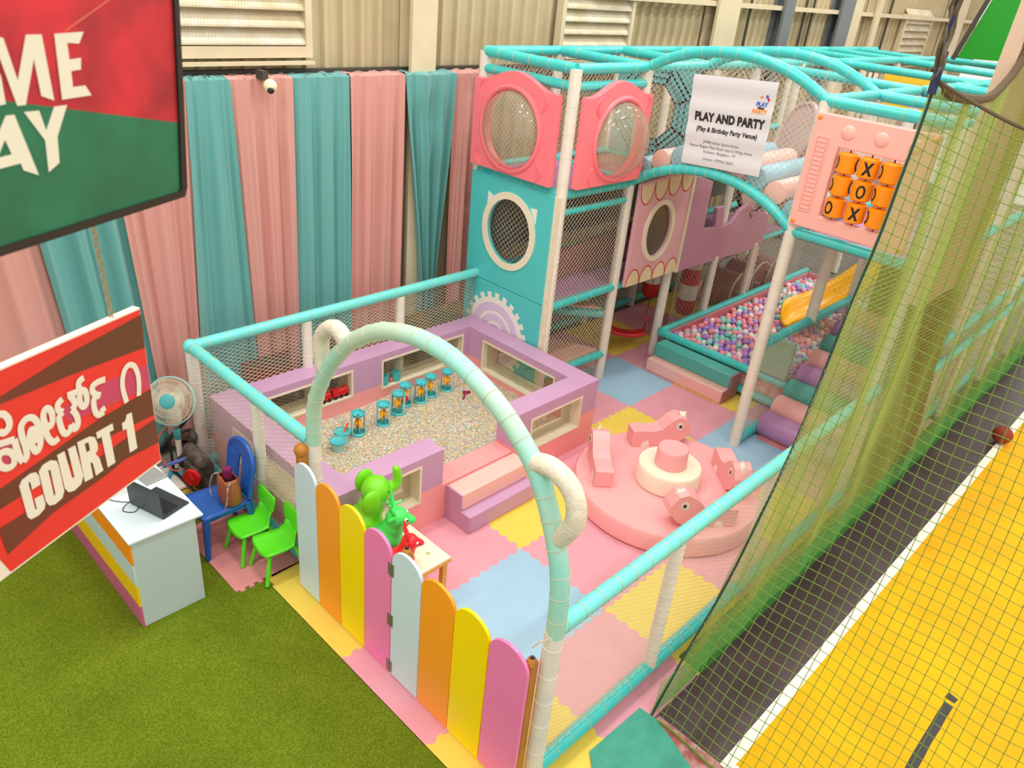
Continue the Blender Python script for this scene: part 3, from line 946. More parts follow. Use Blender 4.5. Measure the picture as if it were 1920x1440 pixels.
frame_net((5.75, YN, Z1), (0, 1, 0), (0, 0, 1), YF - YN, Z2 - Z1, cell=.06)
# decks and pads inside
DK = M('mauve deck vinyl', (186, 130, 176), 0.5, var=0.1)
DB = M('dusty brown pink vinyl', (170, 112, 104), 0.5, var=0.15)
DG = M('grey green backing cloth', (120, 130, 112), 0.7, var=0.2)
def deck(x0, y0, x1, y1, z, mat, nm='deck'):
    return MB().box(x0, y0, z - .06, x1, y1, z).build(nm, mat, pl, bevel=.01)
deck(XT + .07, YF + .07, XA - .02, YK - .1, Z1 + .03, DK)
deck(XA + .02, YF + .07, 8.1, YK - .1, Z1 - .02, DK)
deck(XT + .07, YF + .07, XA - .02, YK - .1, Z2 + .02, DK)
deck(XA + .02, YF + .07, 8.1, YK - .1, Z2 - .02, DB)
deck(XA + .05, YN + .05, 5.7, YM - .05, Z2 - .02, DK)
ob = MB().prism([(0, 0), (2.3, 0), (2.3, .50), (0, .28)], lambda a, b, t: (XT + .1 + a, YF + .52 + t, Z1 + .03 + b), 0, .08).build('sloping_pad', DB, pl, bevel=.01, fixn=True)
MB().box(XT + .1, YK - .12, Z1 + .3, 8, YK - .09, Z2 - .1).build('backing_cloth', DG, pl, smooth=False)
def tri(pts, z, mat):
    MB().prism(pts, lambda a, b, t: (a, b, t), z - .05, z).build('triangle_deck', mat, pl, smooth=False, bevel=.01, fixn=True)
    P = [(a, b, z - .07) for a, b in pts]
tri([(XT + .1, YF + .04), (XA - .08, YF + .04), (XA - .45, YF + .75)], 0.44, M('peach deck vinyl', (238, 176, 152), .5))
tri([(XT + .1, YK - .1), (XA - .03, YF + .1), (XA - .03, YK - .1)], 0.98, M('peach deck vinyl'))
rr((XT + .1, YK - .14, 0.90), (XA, YF + .06, 0.90))
# octagonal web of black tape on teal cloth behind the bubble windows
wbm, wtp = MB(), MB()
wc = (2.40, 3.245)
def octa(r): return [(wc[0] + r * cos(pi / 8 + k * pi / 4), wc[1] + r * sin(pi / 8 + k * pi / 4)) for k in range(8)]
wbm.prism([(YF + .05, Z2 + .05), (YK - .05, Z2 + .05), (YK - .05, Z3 - .08), (YF + .05, Z3 - .08)], lambda a, b, t: (XB - .06 + t, a, b), 0, .012, holes=[octa(0.36)])
w_ = wbm.build('web_panel', M('teal web cloth', (104, 176, 178), 0.7, var=0.08), pl, smooth=False, fixn=True)
for r_ in (0.36, 0.44, 0.52, 0.60):
    P = octa(r_)
    for k in range(8):
        a, b = Vector(P[k]), Vector(P[(k + 1) % 8])
        nd = 7
        for d_ in range(nd):
            p, q = a + (b - a) * (d_ + .08) / nd, a + (b - a) * (d_ + .8) / nd
            wtp.bar((XB - .066, p.x, p.y), (XB - .066, q.x, q.y), 0.004, 0.018)
for k in range(8):
    P0, P1 = octa(0.36)[k], octa(0.60)[k]
    wtp.bar((XB - .066, *P0), (XB - .066, *P1), 0.004, 0.018)
wtp.build('web_tape', BLACK, w_, smooth=False)

# ------------------------------------------------------------------ bubble windows, printed panels and other pieces tied to the frame
PKP = M('coral pink moulded plastic', (255, 128, 138), 0.35, spec=0.4)
def bubble_panel(label, fn, dome_out, w0, w1, zb, zt, rise, cx, cz, r):
    """fn(a, b, t): a along the face, b up, t outward"""
    t = thing('bubble_panel', label, 'window panel', fn((w0 + w1) / 2, zb, 0), group=None)
    poly = [(w0, zb), (w1, zb), (w1, zt)]
    sgn = 1
    n = 24
    for i in range(1, n):
        u = i / n
        a = w1 + (w0 - w1) * u
        k = min(1, max(0, (u - .08) / .84)); s = sin(pi * k) ** 1.6
        poly.append((a, zt + rise * s))
    poly.append((w0, zt))
    MB().prism(poly, fn, 0.0, 0.085, holes=[circ(cx, cz, r, n=36)]).build('panel', PKP, t, smooth=False, bevel=.014, fixn=True)
    ring = [fn(cx + (r + .035) * cos(2 * pi * i / 40), cz + (r + .035) * sin(2 * pi * i / 40), .085) for i in range(40)]
    MB().tube(ring, 0.028, 8, closed=True).build('ring', PKP, t)
    vs, fs = [], []
    NR, NS = 10, 40
    for i in range(NR + 1):
        ph = (pi / 2) * i / NR
        for k in range(NS):
            a = 2 * pi * k / NS
            vs.append(fn(cx + r * cos(a) * cos(ph), cz + r * sin(a) * cos(ph), 0.07 + dome_out * sin(ph)))
    for i in range(NR):
        for k in range(NS):
            l = (k + 1) % NS
            fs.append((i * NS + k, i * NS + l, (i + 1) * NS + l, (i + 1) * NS + k))
    d = MB().add(vs, fs).build('dome', GLASS, t, angle=180, fixn=True)
    d['label'] = 'clear plastic bubble dome'
    for sx, sz in ((-1, -1), (1, -1), (-1, 1), (1, 1)):
        lx, lz = cx + sx * (abs(w1 - w0) * .40), cz + sz * .36
        lf = MB()
        pts = []
        for i in range(15):
            q = i / 14
            pts.append(fn(lx + sx * (-.05 + .07 * sin(pi * q)), lz + sz * (-.10 + .2 * q), .087))
        lf.tube(pts, 0.009, 6)
        lf.tube([fn(lx - sx * .05, lz - sz * .10, .087), fn(lx - sx * .015, lz + sz * .0, .089), fn(lx - sx * .05, lz + sz * .10, .087)], 0.008, 6)
        lf.build('leaf_relief', PKP, t)
    sc = MB()
    for i in range(8):
        a = 2 * pi * (i + .3) / 8
        sc.cyl(fn(cx + (r + .012) * cos(a), cz + (r + .012) * sin(a), .085), fn(cx + (r + .012) * cos(a), cz + (r + .012) * sin(a), .10), 0.008, seg=6)
    sc.build('screw', DARKSTEEL, t)
    return t
bubble_panel('coral pink bubble window panel on the end face of the tower, above the cat window', lambda a, b, t: (XT - .06 - t, a, b), 0.20, 1.83, 3.05, 2.69, 3.62, .14, 2.46, 3.165, 0.405)
bubble_panel('coral pink bubble window panel on the long side of the tower, facing the court', lambda a, b, t: (a, YF - .06 - t, b), 0.30, 2.14, 3.28, 2.69, 3.62, .15, 2.77, 3.165, 0.40)

# turquoise wall panel with the cat window and the gear
TP = M('turquoise panel vinyl', (84, 204, 202), 0.4, var=0.04, vscale=3)
gp = thing('gear_panel', 'turquoise wall panel with round cat ear window and printed white gear', 'panel', (XT, 2.4, 0))
F = lambda a, b, t: (XT - .03 - t, a, b)
MB().prism([(1.77, 1.335), (3.07, 1.335), (3.07, 2.60), (1.77, 2.60)], F, 0, .05, holes=[circ(2.405, 2.03, .345, .375)]).build('upper_sheet', TP, gp, smooth=False, bevel=.006, fixn=True)
MB().prism([(1.77, 0.02), (3.07, 0.02), (3.07, 1.328), (1.77, 1.328)], F, 0, .05).build('lower_sheet', TP, gp, smooth=False, bevel=.006, fixn=True)
MB().prism([(1.70, 0.02), (1.77, 0.02), (1.77, 2.6), (1.70, 2.6)], F, -.03, .04).build('edge_board', CREAMWOOD, gp, smooth=False, fixn=True)
rg = MB().prism(circ(2.405, 2.03, .425, .455), F, .04, .066, holes=[circ(2.405, 2.03, .345, .375)]).build('window_ring', CREAMV, gp, smooth=False, fixn=True)
PRW = M('white print', (242, 238, 226), .5)
for e_ in ([(2.78, 2.21), (2.66, 2.37), (2.775, 2.42)], [(2.10, 2.39), (2.0, 2.22), (1.995, 2.40)]):
    MB().prism(e_, F, .05, .053).build('ear_print', PRW, gp, smooth=False, fixn=True)
gpoly = []
NT = 24
gc = (2.49, 0.70)
for k in range(NT):
    for da, rr_ in ((-.5, .47), (-.28, .47), (-.28, .535), (.24, .535), (.24, .47)):
        a = 2 * pi * (k + da) / NT
        gpoly.append((gc[0] + rr_ * cos(a), gc[1] + rr_ * sin(a)))
gpoly2 = []
for p in gpoly:
    if not gpoly2 or hypot(p[0] - gpoly2[-1][0], p[1] - gpoly2[-1][1]) > 1e-4: gpoly2.append(p)
gm = MB().prism(gpoly2, F, .05, .053)
gm.build('gear_print', PRW, gp, smooth=False, fixn=True)
LIL = M('lilac print', (222, 200, 226), .5)
g2 = MB().prism(circ(gc[0], gc[1], .405), F, .053, .055, holes=[circ(gc[0], gc[1], .30)])
g2.prism(circ(gc[0], gc[1], .262), F, .053, .055, holes=[circ(gc[0], gc[1], .17)])
g2.prism(circ(gc[0], gc[1], .13), F, .053, .055)
g2.build('gear_ring_print', LIL, gp, smooth=False, fixn=True)

# pink panel with scalloped edges and a round window
PPN = M('pale pink panel vinyl', (232, 176, 184), 0.45, var=0.04, vscale=3)
sp_ = thing('scalloped_panel', 'pale pink wall panel with red edged cream scallops and a round window', 'panel', (3.95, YF, Z1))
F2 = lambda a, b, t: (a, YF - .06 - t, b)
MB().prism([(3.40, 1.29), (4.545, 1.29), (4.545, 2.70), (3.40, 2.60)], F2, 0, .05, holes=[circ(3.93, 1.955, .265, .335)]).build('sheet', PPN, sp_, smooth=False, bevel=.006, fixn=True)
MB().prism(circ(3.93, 1.955, .33, .40), F2, .04, .068, holes=[circ(3.93, 1.955, .265, .335)]).build('window_ring', CREAMV, sp_, smooth=False, fixn=True)
MB().prism(circ(3.93, 1.955, .27, .34), F2, .015, .02).build('pane', M('smoked window pane', (96, 82, 72), .15), sp_, smooth=False, fixn=True)
sc_, sr_ = MB(), MB()
for k in range(4):
    c = 3.40 + 0.143 + k * 0.286
    up_ = [(c + .143 * cos(t), 1.295 + .21 * sin(t)) for t in [pi * i / 14 for i in range(15)]]
    sc_.prism(up_, F2, .05, .052)
    stroke(sr_, up_, .016, F2, .0535)
    zt_ = 2.58 + .02 * k
    dn = [(c + .143 * cos(t), zt_ - .24 * sin(t)) for t in [pi * i / 14 for i in range(15)]]
    sc_.prism(dn, F2, .05, .052)
    stroke(sr_, dn, .016, F2, .0535)
sc_.build('scallop_print', M('cream print', (234, 214, 172), .5), sp_, smooth=False, fixn=True)
sr_.build('scallop_outline', M('red print', (206, 58, 56), .5), sp_, smooth=False)
MB().box(4.53, YF - .125, 1.27, 4.585, YF - .055, 2.62).build('edge_board', CREAMWOOD, sp_, smooth=False)

# purple castle panel
cp = thing('castle_panel', 'mauve foam panel with battlement cut-outs under the roller bridge', 'panel', (5.8, YF, Z1))
MB().prism([(4.60, 1.27), (6.94, 1.22), (6.96, 1.72), (6.6, 1.83), (6.2, 2.0), (5.98, 1.93), (5.80, 1.77), (5.56, 1.755), (5.50, 2.06), (5.30, 2.055), (5.36, 1.775), (5.05, 1.80), (5.04, 2.45), (4.60, 2.58)],
           F2, 0, .06, holes=[[(6.28, 1.86), (6.36, 1.72), (6.47, 1.84), (6.38, 1.80)]]).build('sheet', M('mauve panel vinyl', (196, 140, 168), .42, var=.06, vscale=2.5), cp, smooth=False, bevel=.01, fixn=True)
ds = thing('round_pad', 'pale round pad with a brown rim behind the mauve castle panel', 'pad', (6.95, 1.95, 2.2))
MB().prism(circ(6.85, 2.15, .52, .40), lambda a, b, t: (a, 1.86 + t, b), 0, .05).build('disc', M('pale mauve vinyl', (206, 182, 178), .4), ds, smooth=False, fixn=True)
MB().prism(circ(6.85, 2.15, .56, .44), lambda a, b, t: (a, 1.85 + t, b), 0, .06, holes=[circ(6.85, 2.15, .51, .39)]).build('rim', M('brown rim', (112, 78, 66), .5), ds, smooth=False, fixn=True)

# tic-tac-toe panel
TT = M('peach pink moulded plastic', (250, 184, 172), 0.4)
tt = thing('noughts_and_crosses_panel', 'peach pink panel with orange spinning noughts and crosses drums', 'game panel', (XA - .08, -.9, 2.7))
FX = lambda a, b, t: (XA - .02 - t, a, b)
y0_, y1_ = -1.44, -0.30
hx0, hx1, hz0, hz1 = -1.225, -0.585, 2.845, 3.505
MB().prism([(y0_, 2.70), (y1_, 2.70), (y1_, 3.785), (y0_, 3.785)], FX, 0, .075, holes=[[(hx0, hz0), (hx1, hz0), (hx1, hz1), (hx0, hz1)]]).build('panel', TT, tt, smooth=False, bevel=.014, fixn=True)
lp = MB()
lp.prism([(-.49, 2.86), (-.36, 2.86), (-.36, 3.58), (-.49, 3.58)], FX, .075, .083, holes=[[(-.478, 2.872), (-.372, 2.872), (-.372, 3.568), (-.478, 3.568)]])
for k in range(16):
    z = 2.885 + k * .0425
    lp.prism([(-.472, z), (-.378, z), (-.378, z + .028), (-.472, z + .028)], FX, .075, .084)
lp.build('ladder_relief', TT, tt, smooth=False, fixn=True)
for yy in (-.645, -.955, -1.26):
    MB().ball(FX(yy, 3.65, .072), (.022, .07, .07), 18, 10).build('round_relief', TT, tt)
bo = MB()
for yy, zz in ((-.345, 3.74), (-.345, 2.745), (-1.395, 3.74), (-1.395, 2.745)): bo.ball(FX(yy, zz, .078), (.016, .022, .022), 10, 6)
bo.build('bolt_cap', M('orange plastic', (255, 150, 10), .3), tt)
ORP = M('orange plastic')
rows_ = ['BXB', 'BOB', 'OXB']
for ci, yy in enumerate((-.70, -.905, -1.11)):
    MB().cyl(FX(yy, hz0 - .01, .03), FX(yy, hz1 + .01, .03), .008, seg=8).build('spindle', DARKSTEEL, tt)
    for ri, zz in enumerate((3.385, 3.175, 2.965)):
        c = Vector(FX(yy, zz, .035))
        R_ = .094
        dr = MB().lathe([(R_ - .02, -.094), (R_, -.08), (R_, .08), (R_ - .02, .094)], c, 24).build('drum', ORP, tt)
        ch = rows_[ri][ci]
        def wrap(u, v, off, rot0=0.0):
            a = u / R_ + rot0
            return (c.x - (R_ + off) * cos(a), c.y - (R_ + off) * sin(a), c.z + v)
        lt = MB()
        def sym(kind, rot0):
            if kind == 'O':
                n = 24
                for k in range(n):
                    a, b = 2 * pi * k / n, 2 * pi * (k + 1) / n
                    q = [(.042 * cos(a), .062 * sin(a)), (.042 * cos(b), .062 * sin(b)), (.024 * cos(b), .042 * sin(b)), (.024 * cos(a), .042 * sin(a))]
                    lt.add([wrap(u, v, .0015, rot0) for u, v in q], [(0, 1, 2, 3)])
            else:
                for s in (1, -1):
                    n = 8
                    for k in range(n):
                        v0, v1 = -.06 + .12 * k / n, -.06 + .12 * (k + 1) / n
                        u0, u1 = s * .034 * v0 / .06, s * .034 * v1 / .06
                        lt.add([wrap(u0 - .013, v0, .0015 + (.0003 if s > 0 else 0), rot0), wrap(u0 + .013, v0, .0015, rot0), wrap(u1 + .013, v1, .0015, rot0), wrap(u1 - .013, v1, .0015, rot0)], [(0, 1, 2, 3)])
        if ch in 'XO':
            sym(ch, .24 if ci == 1 else -.28)
        else:
            sym('O', 1.62 if ci == 0 else 2.6); sym('O', -.92 if not (ci == 0 and ri == 0) else -1.0)
        lt.build('painted_mark', BLACK, dr, smooth=False)

# white poster on the bridge net
po = thing('poster', 'white paper poster reading PLAY AND PARTY hung on the bridge net', 'poster', (XA - .05, .63, 3.0))
PC = [Vector((XA - .055, 1.125, 3.905)), Vector((XA - .055, .165, 3.965)), Vector((XA - .055, .145, 3.055)), Vector((XA - .055, 1.08, 3.0))]
def FP(a, b, t):
    """a in 0..1 across, b in 0..1 down"""
    p = PC[0].lerp(PC[1], a).lerp(PC[3].lerp(PC[2], a), b)
    return Vector((p.x - t - .006 * sin(b * 22), p.y, p.z))
pv, pf_ = [], []
for j in range(25):
    for i in range(3): pv.append(FP(i / 2, j / 24, 0))
for j in range(24):
    for i in range(2): pf_.append((j * 3 + i, (j + 1) * 3 + i, (j + 1) * 3 + i + 1, j * 3 + i + 1))
sh = MB().add(pv, pf_).build('sheet', M('white paper', (222, 220, 222), .6), po)
INK = M('black ink', (44, 40, 40), .6)
tx = MB()
def ptext(s, size, bold, cxx, cyy, ws=1.0, mb=tx, m=0, slant=0.0):
    text_mesh(mb, s, size, lambda a, b, t: FP(cxx + a / .955, cyy - b / .93 + slant * a, .004), m, bold=bold, widthscale=ws, spacing=1.0 + bold * 9)
ptext('PLAY AND PARTY', .120, .0065, .51, .490, .80)
ptext('(Play & Birthday Party Venue)', .068, .0022, .51, .605, .86)
for s, yy in (('JWRB Indoor Sports Arena', .735), ('Hennur Bagalur Main Road, next to Wings Arena', .79), ('Kothanur, Bengaluru - 77', .845), ('Contact : 079756 23623', .925)):
    ptext(s, .041, -.0003, .47, yy, .93)
tx.build('lettering', INK, po, smooth=False)
lg = MB()
ptext('PLAY', .058, .003, .86, .26, .9, lg, 0); ptext('PARTY', .058, .003, .85, .335, .9, lg, 1)
lg.prism([(.82, .268), (.895, .272), (.895, .29), (.82, .286)], lambda a, b, t: FP(a, b, t), .003, .0045, m=2)
star = [(.845 + (.022 if k % 2 == 0 else .009) * sin(k * pi / 5), .165 - (.022 if k % 2 == 0 else .009) * cos(k * pi / 5)) for k in range(10)]
lg.prism(star, FP, .003, .0045, m=1)
lg.prism(circ(.905, .155, .015, .02, 14), FP, .003, .0045, m=3); lg.prism(circ(.925, .185, .013, .018, 14), FP, .003, .0045, m=4)
lg.build('logo_print', [M('blue print', (62, 104, 196), .5), M('orange print', (244, 150, 40), .5), M('dark print', (40, 40, 60), .5), M('blue print'), M('red ink', (206, 44, 66), .5)], po, smooth=False)

# padded rollers of the arched bridge
RB, RPK = M('powder blue vinyl', (150, 190, 206), .38, bump=.1, bscale=8), M('blush vinyl', (244, 190, 178), .38, bump=.1, bscale=8)
DRM = M('blue grey mesh cloth', (118, 150, 168), .6)
NRL = 9
for k in range(NRL):
    y = YF - .10 - k * (YF - YM - .16) / (NRL - 1)
    mt, nm = ((RB, 'powder blue') if k % 2 == 0 else (RPK, 'blush pink'))
    o = MB().cyl((XA + .045, y, lowz(y) + .125), (XB - .03, y, lowz(y) + .125), .122, seg=24, rim=.012).build('padded_roller', mt)
    tag(o, '%s padded roller of the arched bridge, %s from the bubble windows' % (nm, ORD[k]), 'roller', 'padded rollers of the arched bridge')

# soft stair of padded rollers going up beside the court
SV = [(M('plum vinyl', (178, 128, 172), .38, bump=.1, bscale=8), 'purple'), (M('blush rose vinyl', (234, 172, 166), .38, bump=.1, bscale=8), 'pink'), (M('sea green vinyl', (90, 164, 150), .38, bump=.1, bscale=8), 'sea green')]
for k in range(8):
    x, z = 3.81 + k * .25, .165 + k * .137
    mt, nm = SV[k % 3]
    o = MB().cyl((x, -.38, z), (x, -1.48, z), .155, seg=28, rim=.022).build('padded_roller', mt)
    tag(o, '%s padded roller step, %s from the bottom of the roller stair' % (nm, ORD[k]), 'roller', 'padded roller stair')
sf = thing('stair_frame', 'pink padded base carrying the roller stair', 'stair base', (4.7, -.94, 0))
MB().prism([(3.66, .004), (5.85, .004), (5.85, 1.12), (3.72, .03)], lambda a, b, t: (a, t, b), -1.46, -.42).build('ramp', M('dull rose vinyl', (196, 120, 120), .5), sf, smooth=False, fixn=True)
# ------------------------------------------------------------------ ball pit
bp_ = thing('ball_pit', 'pink padded ball pit basin with turquoise rim tubes', 'ball pit', (4.46, .6, 0))
PXI = M('pink pit lining', (226, 140, 146), .5, var=.08, vscale=3)
rail(bp_, [(4.46, -.30, .40), (4.46, 1.63, .40)], .055, .2); rail(bp_, [(4.46, 1.63, .42), (9.0, 1.63, .42)], .05, .25); rail(bp_, [(4.46, -.30, .10), (4.46, 1.63, .10)], .055, .2)
MB().box(4.50, 1.56, 0.01, 9.0, 1.60, .40).build('side_pad', PXI, bp_, smooth=False)
MB().box(4.50, -.28, 0.01, 4.55, 1.58, .37).build('front_pad', M('flower print lining', (214, 120, 116), .5, var=.5, vscale=14, vary_to=(236, 190, 170)), bp_, smooth=False)
MB().box(8.96, -.28, 0.01, 9.0, 1.58, .40).build('end_pad', PXI, bp_, smooth=False)
MB().box(4.50, -.28, 0.01, 9.0, 1.58, .05).build('floor_pad', PXI, bp_, smooth=False)
for x in (5.6, 6.75, 7.9): post(bp_, x, 1.66, 0, Z1, .05, .3)
gpd = tag(MB().box(4.42, -.28, .46, 4.50, .20, .98).build('vinyl_pad', M('mint green vinyl', (140, 186, 160), .3, var=.08, vscale=3), bevel=.02),
          'mint green vinyl pad guarding the corner of the ball pit', 'pad')
ps_ = thing('foam_step', 'sea green and pink two tread foam step in front of the ball pit', 'step', (4.2, .9, 0))
MB().box(4.17, .315, .18, 4.395, 1.50, .365).build('upper_tread', TEALV, ps_, bevel=.014)
MB().box(4.02, .31, .004, 4.395, 1.50, .18).build('lower_tread', PEACH, ps_, bevel=.014)
MB().prism([(4.02, .004), (4.395, .004), (4.395, .363), (4.17, .363), (4.17, .18), (4.02, .18)], lambda a, b, t: (a, t, b), .295, .3095).build('side_pad', M('dusty mauve vinyl', (176, 112, 120), .42), ps_, smooth=False, fixn=True)

BALLS = [(M('pink ball plastic', (246, 156, 166), .3), 'pink'), (M('violet ball plastic', (174, 136, 218), .3), 'violet'), (M('mint ball plastic', (146, 218, 206), .3), 'mint green'), (M('white ball plastic', (244, 232, 222), .3), 'white')]
random.seed(11)
cand = []
RBL = .046
bx = 4.60
row = 0
while bx < 8.9:
    by = -.22 + (row % 2) * RBL
    while by < 1.53:
        z = .31 + .05 * mnoise.noise(Vector((bx * 1.4, by * 1.4, 5))) + random.uniform(-.03, .035) + .02 * max(0, (5.6 - bx))
        cand.append((bx + random.uniform(-.014, .014), by + random.uniform(-.014, .014), z, random.choices([0, 1, 2, 3], [38, 24, 20, 18])[0]))
        by += RBL * 2.04
    bx += RBL * 1.78
    row += 1
cand.sort(key=lambda c: (Vector(c[:3]) - CAM).length)
proto = {}
for k, (mt, nm) in enumerate(BALLS):
    proto[k] = None
shared = MB().ball((0, 0, 0), RBL, 16, 10)
for x, y, z, ci in cand[:300]:
    mt, nm = BALLS[ci]
    if proto[ci] is None:
        o = shared.build('pit_ball', mt, angle=180)
        tag(o, '%s plastic ball, one of many loose in the near ball pit' % nm, 'ball', '%s balls in the ball pit' % nm)
        proto[ci] = o
    else:
        o = proto[ci].copy(); COL.objects.link(o)
    o.location = (x, y, z)
rest = MB()
for x, y, z, ci in cand[300:]:
    rest.ball((x, y, z), RBL, 10, 6, m=ci)
for x, y, z, ci in cand:
    if random.random() < .75: rest.ball((x + .03, y + .03, z - .06), RBL, 8, 5, m=random.choice((0, 1, 2, 3)))
tag(rest.build('pit_balls', [b[0] for b in BALLS], angle=180), 'mass of pastel plastic balls filling the far end of the ball pit', 'balls', kind='stuff')
YS = M('yellow slide plastic', (255, 190, 6), .25)
sl = thing('slide', 'yellow plastic slide coming down into the far side of the ball pit', 'slide', (6.4, .3, .2))
cv_, cf_ = [], []
CPTS = smooth_path([(7.9, -.35, 1.9), (7.5, -.1, 1.35), (7.1, .2, .85), (6.75, .42, .60), (6.45, .55, .50), (6.2, .62, .45)], 5)
NCH = len(CPTS)
for i, c in enumerate(CPTS):
    d_ = (CPTS[min(i + 1, NCH - 1)] - CPTS[max(i - 1, 0)]); s_ = Vector((d_.y, -d_.x, 0)).normalized()
    wd = .30 * min(1.0, .15 + (1 - i / (NCH - 1)) * 4.5) ** .6
    for k in range(11):
        u = (k - 5) / 5
        cv_.append(c + s_ * wd * u + Vector((0, 0, .22 * abs(u) ** 2.4 * min(1, wd / .25))))
for i in range(NCH - 1):
    for k in range(10): cf_.append((i * 11 + k, i * 11 + k + 1, (i + 1) * 11 + k + 1, (i + 1) * 11 + k))
ch_ = MB().add(cv_, cf_).build('chute', YS, sl)
cs_ = ch_.modifiers.new('thick', 'SOLIDIFY'); cs_.thickness = .03
ys_ = thing('slide', 'broad yellow slide wall standing behind the roller stair', 'slide', (6.3, -1.3, 0))
MB().prism([(5.98, .0), (7.4, .0), (7.4, 2.5), (6.0, 2.5)], lambda a, b, t: (a, t, b), -1.30, -1.25).build('chute', YS, ys_, smooth=False, fixn=True)
MB().tube(smooth_path([(5.95, -1.28, .0), (5.97, -1.27, 1.2), (6.0, -1.28, 2.5)], 5), .05, 8).build('lip', YS, ys_)
wn = thing('netting_roll', 'brown folded netting hung beside the yellow slide', 'netting', (5.7, -1.0, 0))
o = MB()
vs_, fs_ = [], []
for i in range(25):
    for j in range(7):
        u = i / 24
        vs_.append((5.55 + .5 * u, -.62 - .55 * u + .05 * sin(u * 40), 2.5 - 2.4 * j / 6))
for i in range(24):
    for j in range(6): fs_.append((i * 7 + j, i * 7 + j + 1, (i + 1) * 7 + j + 1, (i + 1) * 7 + j))
o.add(vs_, fs_).build('cloth', M('brown netting cloth', (142, 116, 72), .8, var=.3, vscale=20), wn)
yb = thing('ball_pit_toy', 'yellow and turquoise plastic ring lying on the balls by the post', 'toy', (4.62, .03, .40))
MB().tube([(4.66, .08 + .07 * cos(a), .44 + .07 * sin(a)) for a in [2 * pi * i / 16 for i in range(16)]], .03, 8, closed=True).build('ring', YS, yb)
MB().cyl((4.62, .06, .43), (4.60, .05, .44), .055, seg=14).build('hub', TEAL, yb)

# ------------------------------------------------------------------ swing, punch bags and other rides under the decks
sw = thing('swing', 'red plastic swing hanging over the yellow floor mat', 'swing', (4.27, 2.08, .25))
SWC = (4.27, 2.08, .25)
sp2 = []
dv = Vector((.62, -.78, 0)).normalized()
side = Vector((.78, .62, 0))
vs_, fs_ = [], []
for i in range(11):
    u = (i - 5) / 5
    c = Vector(SWC) + dv * (.27 * u) + Vector((0, 0, .07 * abs(u) ** 2.5))
    for s, h in ((-.09, .035), (.09, .035), (.09, -.02), (-.09, -.02)):
        vs_.append(c + side * s + Vector((0, 0, h)))
for i in range(10):
    for k in range(4): fs_.append((i * 4 + k, i * 4 + (k + 1) % 4, (i + 1) * 4 + (k + 1) % 4, (i + 1) * 4 + k))
fs_ += [(0, 1, 2, 3), (43, 42, 41, 40)]
MB().add(vs_, fs_).build('seat', RED, sw, bevel=.012, fixn=True)
for s in (-1, 1):
    e = Vector(SWC) + dv * (.25 * s) + Vector((0, 0, .09))
    kn_ = e + Vector((0, 0, .17))
    m_ = MB()
    m_.tube([kn_, (kn_.x, kn_.y, Z1 - .08)], .006, 6)
    for q in (-.08, .08): m_.tube([e + side * q, kn_], .005, 6)
    o = m_.build('rope', M('dark rope', (60, 40, 34), .8), sw)
    MB().cyl(kn_ - Vector((0, 0, .02)), kn_ + Vector((0, 0, .06)), .016, .01, 8).build('clip', RED, o)
RST = M('red bag vinyl', (196, 28, 34), .35); WST = M('white bag vinyl', (232, 226, 214), .4)
def bag(label, x, y, z0, bands, r):
    t = thing('punch_bag', label, 'punch bag', (x, y, z0))
    z = z0
    for k, (h, m_) in enumerate(bands):
        mb = MB()
        if k == 0: mb.lathe([(r * .75, 0), (r, .06), (r, h)], (x, y, z), 20)
        elif k == len(bands) - 1: mb.lathe([(r, 0), (r, h - .05), (r * .8, h)], (x, y, z), 20)
        else: mb.lathe([(r, 0), (r, h)], (x, y, z), 20)
        mb.build('band', m_, t); z += h
    MB().tube([(x, y, z), (x, y, Z1 - .05)], .012, 6).build('strap', RED, t)
bag('short white and red punch bag hanging under the scalloped pink panel', 5.03, 2.28, .60, [(.22, RST), (.30, WST)], .125)
bag('tall red and white striped punch bag hanging over the far yellow mat', 5.82, 2.10, .19, [(.26, RST), (.24, WST), (.26, RST), (.24, WST)], .145)
RF = M('cream ride frame', (206, 192, 166), .5); RR_ = M('dusty red roll vinyl', (156, 92, 92), .5)
for k, (x, y) in enumerate(((7.05, 2.15), (7.75, 2.20), (8.35, 2.20))):
    t = thing('roll_ride', 'dusty red padded roll on a cream hoop frame under the deck, %s from the bags' % ORD[k], 'ride', (x, y, 0), group='padded roll rides')
    MB().cyl((x, y - .25, .34), (x, y + .25, .34), .30, seg=24, rim=.03).build('roll', RR_, t)
    for s in (-.32, .32):
        MB().tube([(x + .36 * cos(a), y + s, .36 + .36 * sin(a)) for a in [2 * pi * i / 22 for i in range(22)]], .018, 6, closed=True).build('hoop', RF, t)
    MB().bar((x, y - .33, .34), (x, y + .33, .34), .03, .03).build('axle', RF, t, smooth=False)
mv = thing('tube_slide', 'pearly mauve segmented tube slide behind the bridge net', 'slide', (5.9, .5, 2.6))
pth = smooth_path([(5.6, .95, 3.15), (6.0, .6, 2.98), (6.3, .2, 2.8), (6.6, -.3, 2.65)], 5)
MB().tube(pth, .40, 20).build('tube', M('pearl mauve plastic', (206, 176, 176), .22), mv)
for q in (0, 5, 10, 15):
    c = pth[q]; d = (pth[min(q + 1, len(pth) - 1)] - pth[max(q - 1, 0)]).normalized(); s = d.orthogonal().normalized(); qv = d.cross(s)
    MB().tube([c + (s * cos(a) + qv * sin(a)) * .41 for a in [2 * pi * i / 24 for i in range(24)]], .03, 6, closed=True).build('flange', M('pearl mauve plastic'), mv)
yp = tag(MB().box(8.6, .45, 3.30, 8.66, 1.15, 3.82).build('wall_panel', M('yellow foam panel', (250, 206, 50), .5), bevel=.01), 'yellow foam panel hung high at the back of the play frame', 'panel')
